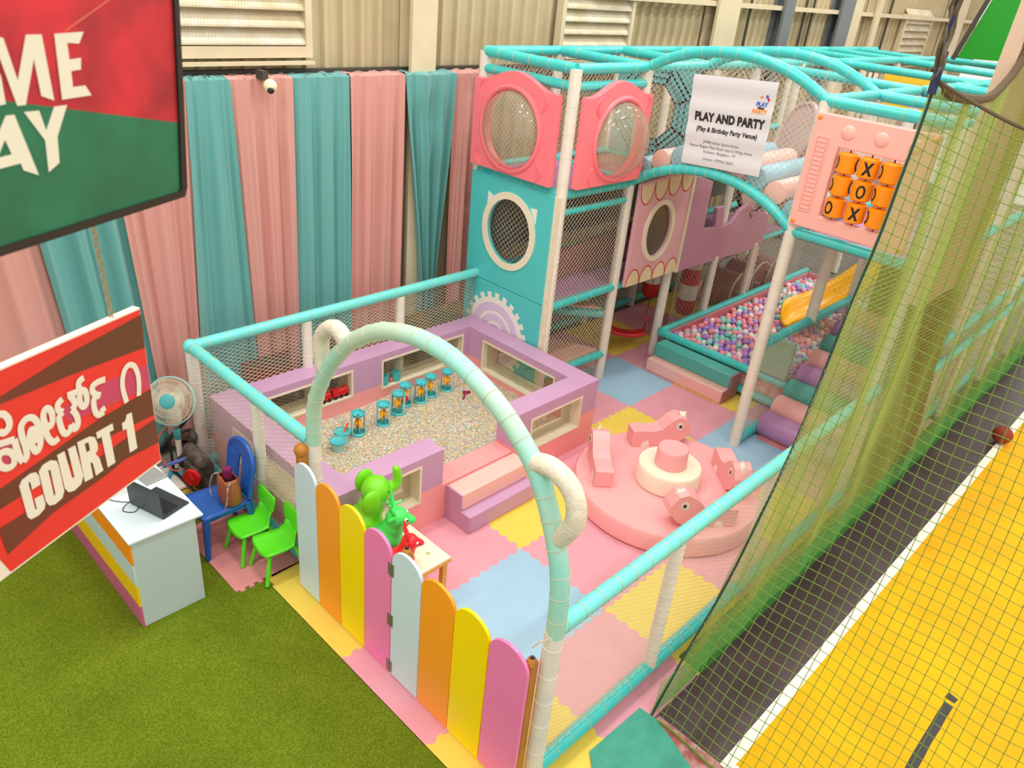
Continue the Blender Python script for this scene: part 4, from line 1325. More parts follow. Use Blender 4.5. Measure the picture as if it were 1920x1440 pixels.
yd = tag(MB().box(7.2, -.25, 2.9, 7.26, .5, 3.28).build('wall_panel', M('pale yellow pad', (246, 222, 110), .5), bevel=.01), 'pale yellow pad above the tube slide, left of the noughts and crosses panel', 'panel')
# striped fabric strips hanging at the back of the upper deck
random.seed(8)
hs = MB()
for k in range(34):
    y = -1.55 + k * .095
    hs.box(9.0, y, 2.6, 9.02, y + .06 + random.uniform(-.01, .02), 3.75, m=random.choices([0, 1, 2, 3, 4], [60, 14, 5, 4, 12])[0])
tag(hs.build('strip_curtain', [M('white strip', (236, 228, 210), .6), M('grey strip', (178, 168, 152), .6), M('orange strip', (244, 170, 60), .6), M('red strip', (200, 40, 44), .6), M('mauve strip', (200, 180, 180), .6)], smooth=False),
    'pale strip curtain with odd orange and red strips at the back of the upper deck', 'strip curtain')

# ------------------------------------------------------------------ soft merry-go-round
mg = thing('merry_go_round', 'round pink soft merry-go-round with cream hub and four bird seats', 'merry-go-round', (1.745, -.38, 0))
MC = Vector((1.745, -.38, 0))
MB().lathe([(.93, .004), (.955, .03), (.955, .19), (.935, .22), (0, .22)], MC, 56).build('platform', ROSE, mg)
MB().lathe([(.315, .22), (.33, .23), (.33, .40), (.315, .425), (0, .425)], MC, 40).build('hub', CREAMV, mg)
MB().lathe([(.16, .425), (.165, .43), (.158, .605), (.148, .62), (0, .62)], MC, 32).build('hub_cap', ROSE, mg)
EYEW, EYEB = M('grey white eye print', (226, 218, 206), .4), BLACK
WHV = M('white felt', (240, 234, 216), .6)
def bird(px, py, ang, s=1.0):
    """bird seat centred at px,py with the head towards ang"""
    c, sn = cos(ang), sin(ang)
    def fn(a, b, t): return (px + a * c - t * sn, py + a * sn + t * c, .222 + b)
    prof = [(-.30, 0), (.16, 0), (.235, .05), (.33, .16), (.315, .22), (.255, .31), (.17, .335), (.09, .29), (.0, .195), (-.08, .175), (-.24, .185), (-.31, .18)]
    o = MB().prism([(a * s, b * s) for a, b in prof], fn, -.092, .092).build('bird_seat', ROSE, mg, smooth=False, bevel=.022, segs=3, fixn=True)
    for sd in (-1, 1):
        e = MB(); e.prism(circ(.19 * s, .225 * s, .042, .048, 20), fn, sd * .092, sd * .096); e.build('eye_white', EYEW, o, smooth=False, fixn=True)
        e = MB(); e.prism(circ(.195 * s, .225 * s, .017, .02, 14), fn, sd * .096, sd * .099); e.build('pupil', EYEB, o, smooth=False, fixn=True)
        e = MB(); e.prism([(-.22, .0), (-.12, .0), (-.14, .075), (-.20, .05)], fn, sd * .092, sd * .0955); e.build('wing_patch', WHV, o, smooth=False, fixn=True)
    h = MB()
    h.add([fn(.235, .295, -.055), fn(.235, .295, .055), fn(.20, .385, .0), fn(.285, .375, .0), fn(.30, .235, .04), fn(.30, .235, -.04)], [(0, 2, 1), (0, 3, 2), (1, 2, 3), (0, 5, 3), (1, 3, 4), (5, 4, 3), (0, 1, 4, 5)])
    h.build('beak', WHV, o, smooth=False, fixn=True)
    return o
bird(2.28, .13, radians(-34), 1.06)
bird(1.33, .19, radians(46), 1.06)
bird(1.42, -.97, radians(142), 1.1)
bird(2.27, -.80, radians(-132), 1.06)

# ------------------------------------------------------------------ toys in the sand pit
TOY = M('turquoise toy plastic', (76, 186, 190), .35)
TOYC = M('pale turquoise clear plastic', (176, 222, 214), .2, alpha=.9)
TOYY = M('yellow toy plastic', (255, 184, 20), .35)
def sand_mill(loc, rz, label, wheel2):
    t = thing('sand_mill', label, 'sand toy', (0, 0, 0), group='sand wheel toys in the sand pit')
    MB().lathe([(.052, .205), (.066, .235), (.062, .24), (.05, .215), (.015, .205), (.0, .205)], (0, 0, 0), 20).build('hopper', TOY, t)
    MB().lathe([(.072, 0), (.072, .022), (.062, .03), (.05, .012), (0, .012)], (0, 0, 0), 20).build('base_tray', TOY, t)
    for s in (-1, 1):
        MB().prism([(-.035, .01), (.035, .01), (.024, .21), (-.024, .21)], lambda a, b, q: (a, s * (.062 - .0 * b) + q, b), -.004, .004, holes=[circ(0, .06, .013, .018, 10), circ(0, .14, .009, .013, 10)]).build('side_plate', TOYC, t, smooth=False, fixn=True)
    def wheel(z, m_, r, nm):
        w = MB(); w.cyl((0, -.03, z), (0, .03, z), r * .45, seg=10)
        for k in range(7):
            a = 2 * pi * k / 7
            w.bar((r * .3 * cos(a), 0, z + r * .3 * sin(a)), (r * cos(a), 0, z + r * sin(a)), .05, .014, up=(0, 1, 0))
        w.build(nm, m_, t, smooth=False)
    if wheel2 is RED:
        wheel(.15, TOYY, .042, 'paddle_wheel'); wheel(.075, RED, .056, 'paddle_wheel')
    else:
        wheel(.125, TOYY, .058, 'paddle_wheel'); wheel(.052, wheel2, .026, 'paddle_wheel')
    t.scale = (1.12, 1.12, 1.12)
    t.location = loc
    t.rotation_euler = (0, 0, rz)
    return t
mills = [(-.245, 2.21), (.075, 2.20), (.33, 2.27), (.515, 2.38), (.71, 2.34), (.905, 2.40), (1.16, 2.40)]
mlab = ['sand mill toy nearest the two buckets in the row', 'sand mill toy, second from the buckets in the row', 'sand mill toy, third from the buckets in the row, touching its neighbour', 'sand mill toy showing a big red wheel, middle of the row', 'sand mill toy just beyond the red wheeled one', 'sand mill toy, next to last before the arch tube', 'sand mill toy half hidden by the arch tube, last in the row']
base_mill = None
for k, ((x, y), lb) in enumerate(zip(mills, mlab)):
    z = sand_z(x, y) - .005
    rz = [1.25, .75, .6, 1.05, .65, .9, .6][k]
    if k == 3:
        sand_mill((x, y, z), rz, 'turquoise ' + lb, RED)
    elif base_mill is None:
        base_mill = sand_mill((x, y, z), rz, 'turquoise ' + lb, TOY)
    else:
        copy_tree(base_mill, (x, y, z), rz, 'turquoise ' + lb)
def bucket(x, y, label, spade):
    z = sand_z(x, y) - .01
    t = thing('toy_bucket', label, 'toy bucket', (x, y, z), group='toy buckets in the sand pit')
    MB().lathe([(.055, 0), (.075, .115), (.07, .115), (.05, .012), (0, .012)], (x, y, z), 20).build('pail', TOYC, t)
    MB().lathe([(.073, .10), (.088, .105), (.088, .125), (.074, .125), (.06, .03), (0, .025)], (x, y, z), 20).build('rim', TOY, t)
    MB().tube([(x + .085 * cos(a), y + .085 * sin(a), z + .10) for a in [pi * i / 12 for i in range(13)]], .004, 5).build('handle', TOY, t)
    if spade:
        s = thing('toy_spade', 'orange and blue toy spade sticking out of the farther bucket', 'toy spade', (x, y, z + .05))
        MB().bar((x - .03, y - .02, z + .05), (x + .09, y + .03, z + .17), .018, .01).build('handle', M('orange red plastic', (240, 76, 40), .35), s, smooth=False)
        MB().bar((x - .05, y - .03, z + .035), (x - .02, y - .015, z + .06), .04, .01).build('blade', M('blue toy plastic', (60, 110, 190), .35), s, smooth=False)
bucket(-.575, 2.09, 'clear toy bucket with turquoise rim, empty, nearer of the two', False)
bucket(-.435, 2.22, 'clear toy bucket with turquoise rim holding a spade', True)
rs = thing('toy_rake', 'dark red toy rake lying on the sand by the far wall', 'toy rake', (1.22, 2.12, sand_z(1.22, 2.12)))
zz = sand_z(1.22, 2.12)
MB().bar((1.14, 2.08, zz + .01), (1.27, 2.18, zz + .03), .022, .014).build('handle', M('crimson plastic', (160, 30, 72), .35), rs, smooth=False)
MB().bar((1.24, 2.20, zz + .02), (1.31, 2.14, zz + .02), .02, .03).build('head', M('crimson plastic'), rs, smooth=False)
# toy train and small pots in the back windows
SILL = WL + .06 + .022
def train(x, y, label):
    t = thing('toy_train', label, 'toy train', (x, y, SILL))
    b = MB()
    b.box(x - .10, y - .035, SILL + .025, x + .10, y + .035, SILL + .06); b.box(x - .095, y - .03, SILL + .06, x - .03, y + .03, SILL + .115)
    b.cyl((x - .03, y, SILL + .075), (x + .09, y, SILL + .075), .03, seg=12); b.cyl((x + .06, y, SILL + .1), (x + .06, y, SILL + .125), .012, seg=8)
    b.build('body', RED, t)
    for wx in (-.07, 0, .07):
        for wy in (-.036, .036): MB().cyl((x + wx, y + wy - .006, SILL + .022), (x + wx, y + wy + .006, SILL + .022), .022, seg=12).build('wheel', BLACK, t)
train(-.36, 2.70, 'red toy train wagon on the window ledge, nearer the arch tube'); train(-.14, 2.70, 'red toy train engine at the far corner of the window ledge')
for x, lb in ((.46, 'small turquoise toy pot at the corner of the second window ledge'), (.63, 'tilted turquoise toy pot with a pink spot, second window ledge')):
    t = thing('toy_pot', lb, 'toy pot', (x, 2.70, WL + .042), group='toy pots on the window ledge')
    MB().lathe([(.045, 0), (.06, .05), (.05, .10), (.055, .115), (.043, .115), (.03, .07), (0, .065)], (x, 2.70, WL + .042), 16).build('pot', TOY, t)
    if x > .5: MB().ball((x - .075, 2.69, WL + .08), .022, 10, 6).build('knob', M('pink toy plastic', (240, 120, 120), .4), t)

# ------------------------------------------------------------------ printed panels leaning behind the back fence
random.seed(5)
for k, (x0, x1, cols, lb) in enumerate(((-1.05, -.50, ((150, 44, 40), (90, 84, 70)), 'dark board with red blotches leaning behind the fence, first window of the sand pit'),
                                        (-.32, .15, ((120, 110, 66), (70, 74, 54)), 'dull green and brown board leaning behind the fence, beside the red one'),
                                        (.95, 1.95, ((150, 120, 66), (66, 84, 72)), 'dull ochre board leaning behind the fence, second window of the sand pit'))):
    tag(MB().prism([(x0, .02), (x1, .02), (x1, .95), (x0, .95)], lambda a, b, t: (a, 3.02 + .06 * b + t, b), 0, .015).build('printed_board', M('board print %s' % 'abc'[k], cols[0], .5, var=.9, vscale=5, vary_to=cols[1]), smooth=False, fixn=True), lb, 'board')
# outlines of the painted letters and bands on the two hanging signs, in metres on each board
SB = {"brown":[[[-0.0015,-0.0259],[-0.0051,-0.1523],[-0.321,-0.1146],[-0.5727,-0.0936],[-0.6817,-0.0819],[-0.6783,-0.0692],[-0.5669,-0.071],[-0.3043,-0.0403]],[[-0.0084,-0.3214],[-0.0115,-0.4308],[-0.2135,-0.4076],[-0.5888,-0.4207],[-0.7443,-0.4222],[-0.7282,-0.3613],[-0.6393,-0.3563],[-0.255,-0.3206]],[[-0.0097,-0.4493],[-0.01,-0.5549],[-0.1758,-0.5314],[-0.2618,-0.5435],[-0.4906,-0.5496],[-0.6714,-0.5872],[-0.6774,-0.5062],[-0.6714,-0.4828],[-0.5868,-0.4848],[-0.2154,-0.4567]]],"magenta":[[[-0.0052,-0.2194],[-0.0071,-0.3145],[-0.2097,-0.2913],[-0.3697,-0.2684],[-0.3812,-0.211],[-0.1911,-0.2016]],[[-0.6053,-0.2223],[-0.5289,-0.2219],[-0.5206,-0.2921],[-0.5932,-0.2939],[-0.6215,-0.286]]],"poly":[[[-0.1135,-0.3661],[-0.1146,-0.5186],[-0.1507,-0.5174],[-0.1479,-0.4156],[-0.1644,-0.4138],[-0.1628,-0.3848],[-0.1468,-0.3843],[-0.1364,-0.3639]],[[-0.2744,-0.361],[-0.2025,-0.3637],[-0.2025,-0.3895],[-0.2211,-0.3893],[-0.2203,-0.5177],[-0.2551,-0.5171],[-0.2565,-0.3875],[-0.2747,-0.3862]],[[-0.3536,-0.3547],[-0.3019,-0.3608],[-0.2837,-0.3738],[-0.2778,-0.4008],[-0.2808,-0.4246],[-0.2933,-0.4374],[-0.2815,-0.4612],[-0.2757,-0.5167],[-0.3086,-0.5185],[-0.311,-0.4654],[-0.3203,-0.4551],[-0.3211,-0.5181],[-0.3562,-0.5148]],[[-0.4349,-0.3572],[-0.4064,-0.3584],[-0.4006,-0.4704],[-0.3907,-0.4721],[-0.3929,-0.3587],[-0.3634,-0.3607],[-0.3569,-0.4883],[-0.3709,-0.5126],[-0.4008,-0.5207],[-0.4231,-0.5132],[-0.4344,-0.491]],[[-0.5094,-0.3749],[-0.491,-0.3607],[-0.4605,-0.3607],[-0.4413,-0.3742],[-0.4379,-0.3974],[-0.4387,-0.4973],[-0.4513,-0.518],[-0.481,-0.5233],[-0.5016,-0.5144],[-0.5102,-0.4922]],[[-0.5829,-0.3837],[-0.5696,-0.3687],[-0.5379,-0.3637],[-0.5184,-0.371],[-0.5126,-0.3884],[-0.5136,-0.4207],[-0.5452,-0.4208],[-0.5444,-0.3971],[-0.5473,-0.3866],[-0.5523,-0.3936],[-0.5512,-0.494],[-0.5459,-0.4996],[-0.5455,-0.4909],[-0.5448,-0.4577],[-0.5147,-0.4606],[-0.5139,-0.5004],[-0.5205,-0.5139],[-0.5431,-0.5231],[-0.5724,-0.52],[-0.5818,-0.5043]]],"holes":[[[-0.3278,-0.3758],[-0.3113,-0.3776],[-0.3115,-0.4107],[-0.3264,-0.4127]],[[-0.4776,-0.3899],[-0.4692,-0.3917],[-0.4714,-0.488],[-0.4782,-0.4931]]],"strokes":[[[-0.1272,-0.3171],[-0.1331,-0.2688],[-0.1305,-0.2308],[-0.1163,-0.1987],[-0.0993,-0.1855],[-0.0828,-0.1866],[-0.0669,-0.2021],[-0.0585,-0.2365],[-0.0604,-0.2756],[-0.0691,-0.3191]],[[-0.1994,-0.189],[-0.2301,-0.1846],[-0.2539,-0.19],[-0.2565,-0.2109],[-0.2431,-0.2279],[-0.2293,-0.2355]],[[-0.233,-0.2347],[-0.256,-0.2352],[-0.263,-0.2593],[-0.2612,-0.2865],[-0.2494,-0.3033],[-0.2278,-0.3025]],[[-0.2278,-0.3025],[-0.2334,-0.2825]],[[-0.2839,-0.2203],[-0.2861,-0.2292],[-0.2894,-0.2366],[-0.2936,-0.2418],[-0.2982,-0.2443],[-0.3028,-0.2437],[-0.3069,-0.2402],[-0.3101,-0.2341],[-0.3121,-0.2261],[-0.3127,-0.2169],[-0.3119,-0.2074],[-0.3098,-0.1986],[-0.3065,-0.1913],[-0.3024,-0.1862],[-0.2978,-0.1837],[-0.2933,-0.1842],[-0.2892,-0.1875],[-0.2859,-0.1935],[-0.2839,-0.2015],[-0.2832,-0.2107],[-0.2839,-0.2203]],[[-0.2808,-0.1435],[-0.3002,-0.1491],[-0.3064,-0.1693],[-0.3002,-0.1824]],[[-0.354,-0.1754],[-0.3246,-0.1786],[-0.3107,-0.1805]],[[-0.3735,-0.1771],[-0.3929,-0.1868],[-0.3957,-0.2067],[-0.382,-0.2223]],[[-0.382,-0.2223],[-0.3981,-0.232],[-0.4005,-0.2575],[-0.3959,-0.2906],[-0.3828,-0.3031],[-0.3664,-0.2934],[-0.3614,-0.2791]],[[-0.3614,-0.2791],[-0.3523,-0.303],[-0.3379,-0.2955],[-0.3341,-0.27],[-0.3397,-0.2464],[-0.3486,-0.2299]],[[-0.3486,-0.2299],[-0.3343,-0.2222],[-0.3351,-0.2016],[-0.3445,-0.1802]],[[-0.4209,-0.2196],[-0.423,-0.2293],[-0.4263,-0.2373],[-0.4307,-0.243],[-0.4357,-0.2456],[-0.4408,-0.245],[-0.4454,-0.2413],[-0.4492,-0.2348],[-0.4518,-0.2261],[-0.4528,-0.2163],[-0.4523,-0.2061],[-0.4503,-0.1966],[-0.447,-0.1887],[-0.4427,-0.1831],[-0.4378,-0.1804],[-0.4327,-0.1809],[-0.4281,-0.1844],[-0.4243,-0.1908],[-0.4216,-0.1994],[-0.4205,-0.2093],[-0.4209,-0.2196]],[[-0.4538,-0.2314],[-0.4532,-0.2715],[-0.444,-0.297],[-0.4341,-0.3061],[-0.4158,-0.3014]],[[-0.5506,-0.3104],[-0.5353,-0.2998],[-0.5317,-0.2657],[-0.5344,-0.2252],[-0.5302,-0.1955],[-0.5124,-0.1799],[-0.4911,-0.1834],[-0.4771,-0.2055],[-0.4746,-0.2428],[-0.48,-0.2794],[-0.4914,-0.2995],[-0.5032,-0.3008],[-0.51,-0.2752],[-0.5101,-0.2423],[-0.5004,-0.2218],[-0.4904,-0.2339],[-0.4924,-0.2557],[-0.5009,-0.2706]],[[-0.5908,-0.1189],[-0.5727,-0.1286],[-0.5624,-0.1527],[-0.5666,-0.1753],[-0.5842,-0.1858],[-0.5994,-0.1756]],[[-0.6142,-0.2108],[-0.5862,-0.2177],[-0.5603,-0.2232]],[[-0.5603,-0.2232],[-0.5605,-0.2552],[-0.5574,-0.293],[-0.5506,-0.3104]],[[-0.5769,-0.2938],[-0.5816,-0.3],[-0.5882,-0.3036],[-0.5959,-0.3041],[-0.6041,-0.3016],[-0.6117,-0.2964],[-0.6183,-0.2889],[-0.623,-0.28],[-0.6254,-0.2705],[-0.6254,-0.2613],[-0.623,-0.2533],[-0.6184,-0.2473],[-0.612,-0.2437],[-0.6045,-0.243],[-0.5964,-0.2453],[-0.5887,-0.2503],[-0.5821,-0.2576],[-0.5772,-0.2665],[-0.5745,-0.2762],[-0.5744,-0.2856],[-0.5769,-0.2938]]],"gpoly":[[[-0.3548,0.4438],[-0.2719,0.4451],[-0.2903,0.4203],[-0.324,0.4238],[-0.3256,0.3878],[-0.2919,0.3895],[-0.2974,0.3644],[-0.3262,0.3627],[-0.3289,0.3277],[-0.2921,0.3282],[-0.2784,0.3045],[-0.3649,0.3037]],[[-0.4903,0.4415],[-0.4853,0.4413],[-0.4711,0.3541],[-0.4288,0.4449],[-0.3888,0.444],[-0.3871,0.3042],[-0.4189,0.3173],[-0.4202,0.3959],[-0.4633,0.3032],[-0.4849,0.3038],[-0.5019,0.3959],[-0.5122,0.4533]],[[-0.5226,0.4129],[-0.5094,0.3664],[-0.5115,0.3106],[-0.5411,0.3085]],[[-0.5173,0.2873],[-0.4967,0.2866],[-0.4658,0.1483],[-0.5023,0.1663],[-0.5056,0.1828],[-0.5609,0.1805],[-0.575,0.1593],[-0.6161,0.1645]],[[-0.4714,0.2891],[-0.4322,0.2873],[-0.4237,0.242],[-0.3902,0.2909],[-0.3542,0.2906],[-0.3967,0.2239],[-0.4041,0.1656],[-0.438,0.1499],[-0.4311,0.2211]]],"ghole":[[-0.5321,0.2388],[-0.5228,0.2054],[-0.5584,0.2039]],"streak":[[-0.1745,0.5112],[-0.1855,0.5113],[-0.3241,0.45],[-0.3198,0.4469]]}
# ------------------------------------------------------------------ reception desk
dk = thing('reception_desk', 'pale blue reception desk with rainbow striped front on the green turf', 'desk', (-2.68, 1.98, 0))
DW = M('pale blue white laminate', (214, 230, 236), .35)
DS = M('pale grey blue board', (190, 208, 210), .4)
dx0, dx1, dy0, dy1, dz = -2.92, -2.44, 1.235, 2.78, .845
MB().box(dx0, dy0, .006, dx1, dy0 + .02, dz - .02).build('end_panel', DS, dk, smooth=False)
MB().box(dx0, dy1 - .02, .006, dx1, dy1, dz - .02).build('end_panel', DS, dk, smooth=False)
MB().box(dx1 - .02, dy0 + .02, .10, dx1 + .006, dy1 - .02, dz - .02).build('back_panel', M('pink board', (238, 160, 186), .4), dk, smooth=False)
hh = (dz - .02) / 4
for k, (c, nm) in enumerate((((204, 100, 142), 'pink'), ((250, 204, 20), 'yellow'), ((196, 220, 226), 'pale blue'), ((255, 150, 30), 'orange'))):
    MB().box(dx0 - .016, dy0, .006 + hh * k, dx0, dy1, hh * (k + 1) - .004).build('front_board', M(nm + ' desk board', c, .4), dk, smooth=False)
MB().box(dx0 - .02, dy0 - .02, dz - .02, dx1 + .06, dy1 + .02, dz).build('desk_top', DW, dk, bevel=.004)
# open black laptop
lpx = Vector((-2.635, 1.325, dz + .001)); ey = Vector((-.30, .955, 0)).normalized(); ex = Vector((.955, .30, 0)).normalized()
lt_ = thing('laptop', 'open black laptop with its lid towards the turf on the desk', 'laptop', tuple(lpx))
def L3(a, b, h): return lpx + ey * a + ex * b + Vector((0, 0, h))
LB = M('dark grey laptop shell', (52, 58, 62), .35)
def slab3(mb, o, u, v, w, m=0):
    o, u, v, w = Vector(o), Vector(u), Vector(v), Vector(w)
    return mb.add([o, o + u, o + u + v, o + v, o + w, o + u + w, o + u + v + w, o + v + w], [(3, 2, 1, 0), (4, 5, 6, 7), (0, 1, 5, 4), (1, 2, 6, 5), (2, 3, 7, 6), (3, 0, 4, 7)], m)
b_ = slab3(MB(), L3(0, 0, 0), ey * .35, ex * .24, (0, 0, .016)).build('base', LB, lt_, smooth=False, fixn=True)
ky = MB()
for i in range(5):
    for j in range(12): slab3(ky, L3(.025 + j * .025, .045 + i * .024, .016), ey * .02, ex * .019, (0, 0, .002))
ky.build('keyboard', BLACK, b_, smooth=False, fixn=True)
lidv = Vector((0, 0, 1)) * cos(radians(1)) - ex * sin(radians(1))
ld = slab3(MB(), L3(0, 0, .016), ey * .35, lidv * .23, -ex * .008).build('lid', LB, lt_, smooth=False, fixn=True)
slab3(MB(), L3(.012, .001, .028), ey * .326, lidv * .205, ex * .001).build('screen', M('black glass screen', (14, 14, 18), .1), ld, smooth=False, fixn=True)
sl2 = thing('laptop', 'closed silver laptop lying flat behind the black one on the desk', 'laptop', (-2.47, 1.95, dz))
q0 = Vector((-2.555, 1.80, dz + .001))
slab3(MB(), q0, Vector((.17, .02, 0)), Vector((-.03, .24, 0)), (0, 0, .015)).build('shell', M('silver aluminium', (176, 176, 174), .35, metal=.4), sl2, smooth=False, bevel=.004, fixn=True)
cb = MB()
cb.tube(smooth_path([(-2.70, 1.68, dz + .012), (-2.78, 1.66, dz + .006), (-2.82, 1.60, dz + .006), (-2.76, 1.54, dz + .006), (-2.70, 1.60, dz + .006), (-2.72, 1.66, dz + .006), (-2.79, 1.72, dz + .006), (-2.86, 1.82, dz + .006)], 6), .003, 5)
tag(cb.build('cable', BLACK), 'thin black cable looped on the desk beside the laptop', 'cable')
rt = thing('tablet_stand', 'white card holder standing behind the laptop under the court sign', 'card holder', (-2.76, 1.82, dz))
MB().prism([(0, 0), (.10, 0), (.05, .17)], lambda a, b, t: (-2.80 + a, 1.80 + t, dz + .001 + b), 0, .10).build('card', WHITE, rt, smooth=False, fixn=True)

# ------------------------------------------------------------------ chairs
BLU = M('blue chair plastic', (38, 96, 184), .35, var=.06, vscale=4)
bch = thing('plastic_chair', 'blue plastic chair holding a brown handbag beside the desk', 'chair', (-2.0, 1.83, .016))
def BC(a, b, z): return Vector((-2.0 + a, 1.83 + b, .016 + z))   # a towards the back rest
m_ = MB()
vs_, fs_ = [], []
for i in range(9):
    for j in range(9):
        u, v = i / 8, j / 8
        w = .42 - .05 * u
        vs_.append(BC(-.22 + .44 * u, (v - .5) * w, .43 - .02 * sin(pi * v) - .015 * u + (.0 if i else -.012)))
for i in range(8):
    for j in range(8): fs_.append((i * 9 + j, (i + 1) * 9 + j, (i + 1) * 9 + j + 1, i * 9 + j + 1))
s_ = m_.add(vs_, fs_).build('seat', BLU, bch)
md = s_.modifiers.new('thick', 'SOLIDIFY'); md.thickness = .035
# back rest: arched hoop with ribbed panels and a slot
bp2 = []
for i in range(21):
    t = pi * i / 20
    bp2.append((.205 * cos(t), .30 + .19 * sin(t)))
out = [(.19, .0)] + bp2 + [(-.19, .0)]
slot = [(-.03, .02), (.03, .02), (.035, .2), (.02, .33), (0, .36), (-.02, .33), (-.035, .2)]
fb = lambda a, b, t: BC(.20 + .15 * b + t, a, .44 + b * .97)
br = MB().prism(out, fb, 0, .02, holes=[slot]).build('backrest', BLU, bch, smooth=False, bevel=.006, fixn=True)
MB().tube([fb(a, b, .01) for a, b in out], .022, 8).build('backrest_frame', BLU, br)
rb = MB()
for k in range(9):
    zz_ = .06 + k * .033
    for s in (-1, 1): rb.tube([fb(s * .05, zz_, -.002), fb(s * .175, zz_, -.002)], .006, 5)
rb.build('rib_relief', BLU, br)
for sx, sy in ((-1, -1), (-1, 1), (1, -1), (1, 1)):
    MB().tube([BC(.19 * sx, .19 * sy, .42), BC(.22 * sx + (.03 if sx > 0 else 0), .215 * sy, 0)], [.034, .024], 6).build('leg', BLU, bch)
MB().box(-2.21, 1.63, .385, -1.79, 2.03, .40).build('seat_skirt', BLU, bch, smooth=False)
# handbag with a drink bottle
LEA = M('tan leather', (166, 98, 56), .45, var=.15, vscale=8, bump=.3, bscale=25)
hb = thing('handbag', 'tan leather tote handbag standing on the blue chair', 'handbag', (-1.92, 1.74, .45))
hx, hy, hz = -1.92, 1.74, .448
vs_, fs_ = [], []
lev = [(.0, .075, .12), (.03, .085, .135), (.12, .085, .13), (.22, .07, .11), (.25, .06, .10)]
for z, rx, ry in lev:
    for k in range(20):
        a = 2 * pi * k / 20
        cx_, sy_ = cos(a), sin(a)
        vs_.append((hx + rx * abs(cx_) ** .85 * (1 if cx_ > 0 else -1) + .008 * sin(5 * a + z * 20), hy + ry * abs(sy_) ** .85 * (1 if sy_ > 0 else -1), hz + z + .008 * sin(3 * a)))
for i in range(len(lev) - 1):
    for k in range(20): fs_.append((i * 20 + k, i * 20 + (k + 1) % 20, (i + 1) * 20 + (k + 1) % 20, (i + 1) * 20 + k))
fs_.append(tuple(reversed(range(20))))
bd = MB().add(vs_, fs_).build('body', LEA, hb)
sd_ = bd.modifiers.new('thick', 'SOLIDIFY'); sd_.thickness = .006
for s in (-1, 1):
    MB().tube(smooth_path([(hx - .02, hy + .09 * s, hz + .24), (hx - .07, hy + .13 * s, hz + .22), (hx - .10, hy + .15 * s, hz + .10), (hx - .11, hy + .12 * s, hz + .02)], 6), .007, 6).build('strap', M('patterned strap', (70, 52, 46), .7, var=.8, vscale=60, vary_to=(214, 200, 180)), hb)
bt = thing('drink_bottle', 'purple drink bottle standing inside the tan handbag', 'bottle', (hx, hy, hz + .02))
MB().lathe([(.036, .0), (.04, .01), (.04, .22), (.034, .235), (0, .235)], (hx, hy, hz + .02), 18).build('body', M('dark plum metal', (76, 26, 44), .35), bt)
MB().lathe([(.038, .236), (.04, .25), (.036, .275), (.04, .285), (.036, .31), (.0, .312)], (hx, hy, hz + .02), 18).build('lid', M('magenta plastic', (128, 28, 84), .35), bt)
# two small green chairs
GRN = M('bright green plastic', (92, 222, 32), .35)
def green_chair(label):
    t = thing('child_chair', label, 'chair', (0, 0, 0), group='green child chairs')
    def G(a, b, z): return Vector((a, b, z))
    # seat and back rest as one moulded shell
    vs, fs = [], []
    prof = [(-.165, .262, .29), (-.15, .278, .31), (-.08, .275, .31), (0, .268, .30), (.08, .272, .29), (.125, .295, .26), (.15, .34, .20), (.165, .39, .20)]
    NJ = 9
    for a, z, w in prof:
        for j in range(NJ):
            v = j / (NJ - 1) - .5
            vs.append((a + .02 * (abs(v) * 2) ** 3 * (-1 if a > .1 else 1), v * w, z + .02 * (2 * abs(v)) ** 2))
    for i in range(len(prof) - 1):
        for j in range(NJ - 1): fs.append((i * NJ + j, (i + 1) * NJ + j, (i + 1) * NJ + j + 1, i * NJ + j + 1))
    o = MB().add(vs, fs).build('seat', GRN, t)
    q = o.modifiers.new('thick', 'SOLIDIFY'); q.thickness = .014; q.offset = 0
    poly = [(-.10, .40), (-.13, .425), (-.15, .50)] + [(-.15 + .03 * (1 - cos(pi / 2 * i / 6)), .50 + .06 * sin(pi / 2 * i / 6)) for i in range(1, 7)] + \
           [(.12 + .03 * sin(pi / 2 * i / 6), .56 - .06 * (1 - cos(pi / 2 * i / 6))) for i in range(0, 7)] + [(.13, .425), (.10, .40)]
    MB().prism(poly + [(.10, .385), (.04, .385), (.05, .41), (-.05, .41), (-.04, .385), (-.10, .385)][::1], lambda a, b, s: (.165 + .16 * (b - .385) - .10 * (a * a) / .0225 * .25 + s, a, b), -.007, .007).build('backrest', GRN, t, smooth=False, bevel=.004, fixn=True)
    for sx, sy in ((-1, -1), (-1, 1), (1, -1), (1, 1)):
        MB().bar((.11 * sx, .12 * sy, .275), (.17 * sx + (.03 if sx > 0 else -.0), .165 * sy, .001), .03, .032).build('leg', GRN, t, smooth=False, bevel=.006)
    return t
g1 = green_chair('bright green child chair nearer the blue chair')
g1.location = (-1.87, 1.505, .016); g1.rotation_euler = (0, 0, radians(-3))
copy_tree(g1, (-1.825, 1.165, .016), radians(-5), 'bright green child chair nearer the picket gate, one leg on the turf edge')
tag(MB().box(-3.03, 2.86, .005, -2.98, 2.92, .13).build('chair_leg', GRN), 'bright green bit of plastic peeping out beyond the desk corner', 'plastic piece')

